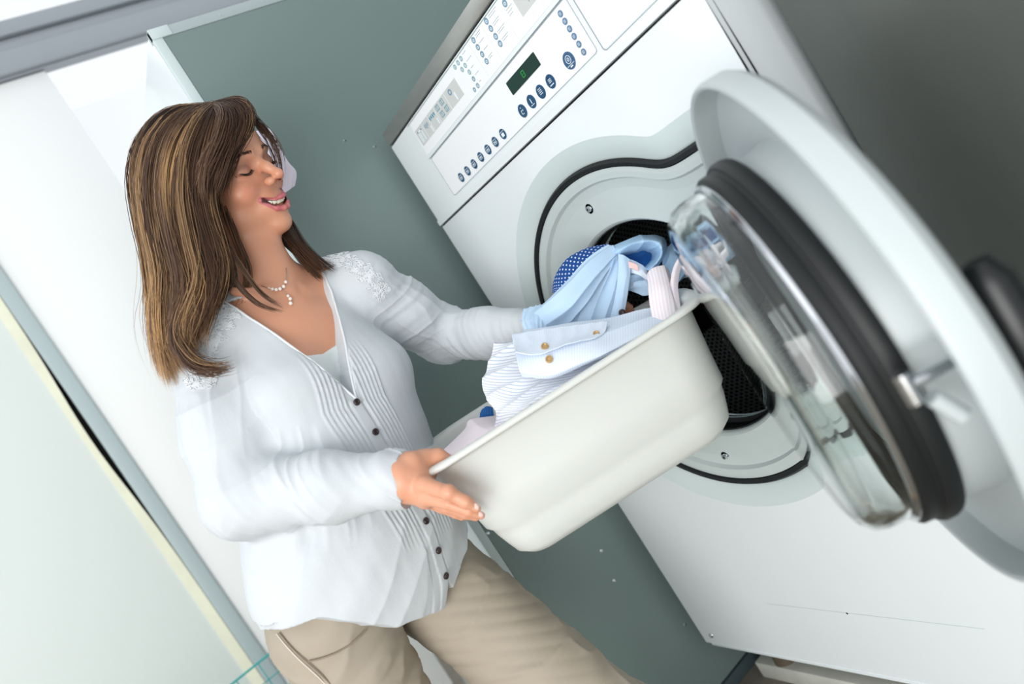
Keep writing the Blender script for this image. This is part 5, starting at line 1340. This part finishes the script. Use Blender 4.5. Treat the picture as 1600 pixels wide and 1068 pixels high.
bs_('neck_label', [
 [(974, 408, 1.140), (986, 409, 1.136), (997, 414, 1.132)],
 [(977, 417, 1.137), (988, 419, 1.132), (998, 423, 1.129)]], mat('pink_label', srgb(240, 200, 196), 0.8), nu=12, nv=8, wr=0.0, label='small pink label')
bs_('back_panel', [
 [(978, 420, 1.16), (995, 425, 1.155), (1012, 428, 1.15), (1030, 420, 1.155), (1048, 405, 1.16)],
 [(976, 438, 1.155), (995, 440, 1.145), (1012, 444, 1.14), (1030, 440, 1.145), (1052, 428, 1.15)],
 [(972, 452, 1.165), (992, 458, 1.155), (1012, 462, 1.15), (1034, 458, 1.155), (1056, 445, 1.16)]], M_SKY, nu=80, nv=50, wr=0.0048, wd=(0.8, 0.5), wf=6, seed=27)
bs_('shirt_tail', [
 [(1036, 386, 1.175), (1048, 380, 1.17), (1058, 381, 1.17), (1068, 387, 1.175)],
 [(1034, 405, 1.155), (1050, 398, 1.145), (1064, 398, 1.145), (1078, 402, 1.15)],
 [(1034, 430, 1.15), (1052, 422, 1.135), (1070, 420, 1.135), (1086, 416, 1.145)],
 [(1040, 452, 1.155), (1054, 444, 1.145), (1066, 438, 1.145), (1078, 430, 1.15)]], M_SKY2, nu=60, nv=60, wr=0.0045, wd=(0.8, 0.5), wf=5, seed=28)
c_ = at(972, 488, 1.115); o = lathe('button', [(0, .002), (.003, .003), (.0055, .002), (.0055, -.001)], c_, unit(CC - c_), M_BTN, None, segs=20); adopt(o, blu)

# ------------------------------------------------------------------ things behind the woman
# white rag hanging on the grey cabinet, seen past her nose
rg = sheet('white_rag', [[(400, 205, 1.36), (418, 200, 1.35), (428, 212, 1.35)], [(408, 240, 1.36), (430, 235, 1.33), (450, 250, 1.34)], [(412, 270, 1.36), (436, 268, 1.33), (463, 268, 1.34)], [(412, 300, 1.36), (438, 304, 1.34), (461, 290, 1.34)]],
 mat('lilac_white_cloth', srgb(236, 230, 244), 0.9), nu=40, nv=40, wr=0.004, wf=2, seed=40, thick=0.002, label='small lilac white rag hanging behind her nose on the grey cabinet', cat='cloth')

# teal wire trolley behind her hip
M_TEAL = mat('teal_coated_wire', srgb(40, 160, 158), 0.35)
tro = thing('wire_trolley', (-0.72, -1.05, 0), 'teal wire basket trolley at the lower left behind the woman', 'trolley')
ZR = 0.575; Y1 = -0.672; Y0 = -1.35
def wires(name, P, r=0.0016): 
    bm = bmesh.new()
    for a, b in P: tube_bm(bm, [a, b], r, 6)
    return adopt(from_bm(name, bm, M_TEAL, smooth='auto'), tro)
def wall_wires(x):
    P = []; z = ZR
    for k in range(1, 7): P.append(((x, Y0, ZR - 0.055 * k), (x, Y1, ZR - 0.055 * k)))
    for k in range(11): P.append(((x + 0.003, Y1 - 0.066 * k, ZR), (x + 0.003, Y1 - 0.066 * k, ZR - 0.34)))
    return P
for x in (-0.86, -0.47):
    wires('wire_side', wall_wires(x)); 
    adopt(tube('rim', [(x, Y0, ZR), (x, Y1, ZR)], 0.0032, M_TEAL, None), tro)
P = [((-0.86, Y1, ZR - 0.055 * k), (-0.47, Y1, ZR - 0.055 * k)) for k in range(1, 7)] + [((-0.86 + 0.065 * k, Y1, ZR), (-0.86 + 0.065 * k, Y1, ZR - 0.34)) for k in range(7)]
wires('wire_end', P); wires('wire_end', [((a[0], Y0, a[2]), (b[0], Y0, b[2])) for a, b in P])
adopt(tube('rim', [(-0.86, Y0, ZR), (-0.47, Y0, ZR)], 0.0032, M_TEAL, None), tro)
wires('wire_floor', [((-0.86, Y0 + 0.068 * k, ZR - 0.34), (-0.47, Y0 + 0.068 * k, ZR - 0.34)) for k in range(11)])
for x in (-0.855, -0.475):
    for y in (Y0 + 0.01, Y1 - 0.01):
        adopt(tube('leg', [(x, y, 0.05), (x, y, ZR - 0.30)], 0.008, M_STEEL, None, sides=10), tro)
        lathe('wheel', [(0.0, 0.012), (0.025, 0.011), (0.027, 0.0), (0.025, -0.011), (0.0, -0.012)], (x, y, 0.027), (1, 0, 0), M_BLACK, tro, segs=24)
for o in COL.objects:
    if o.get('category') == 'shirt': o['group'] = 'shirts in the basin'
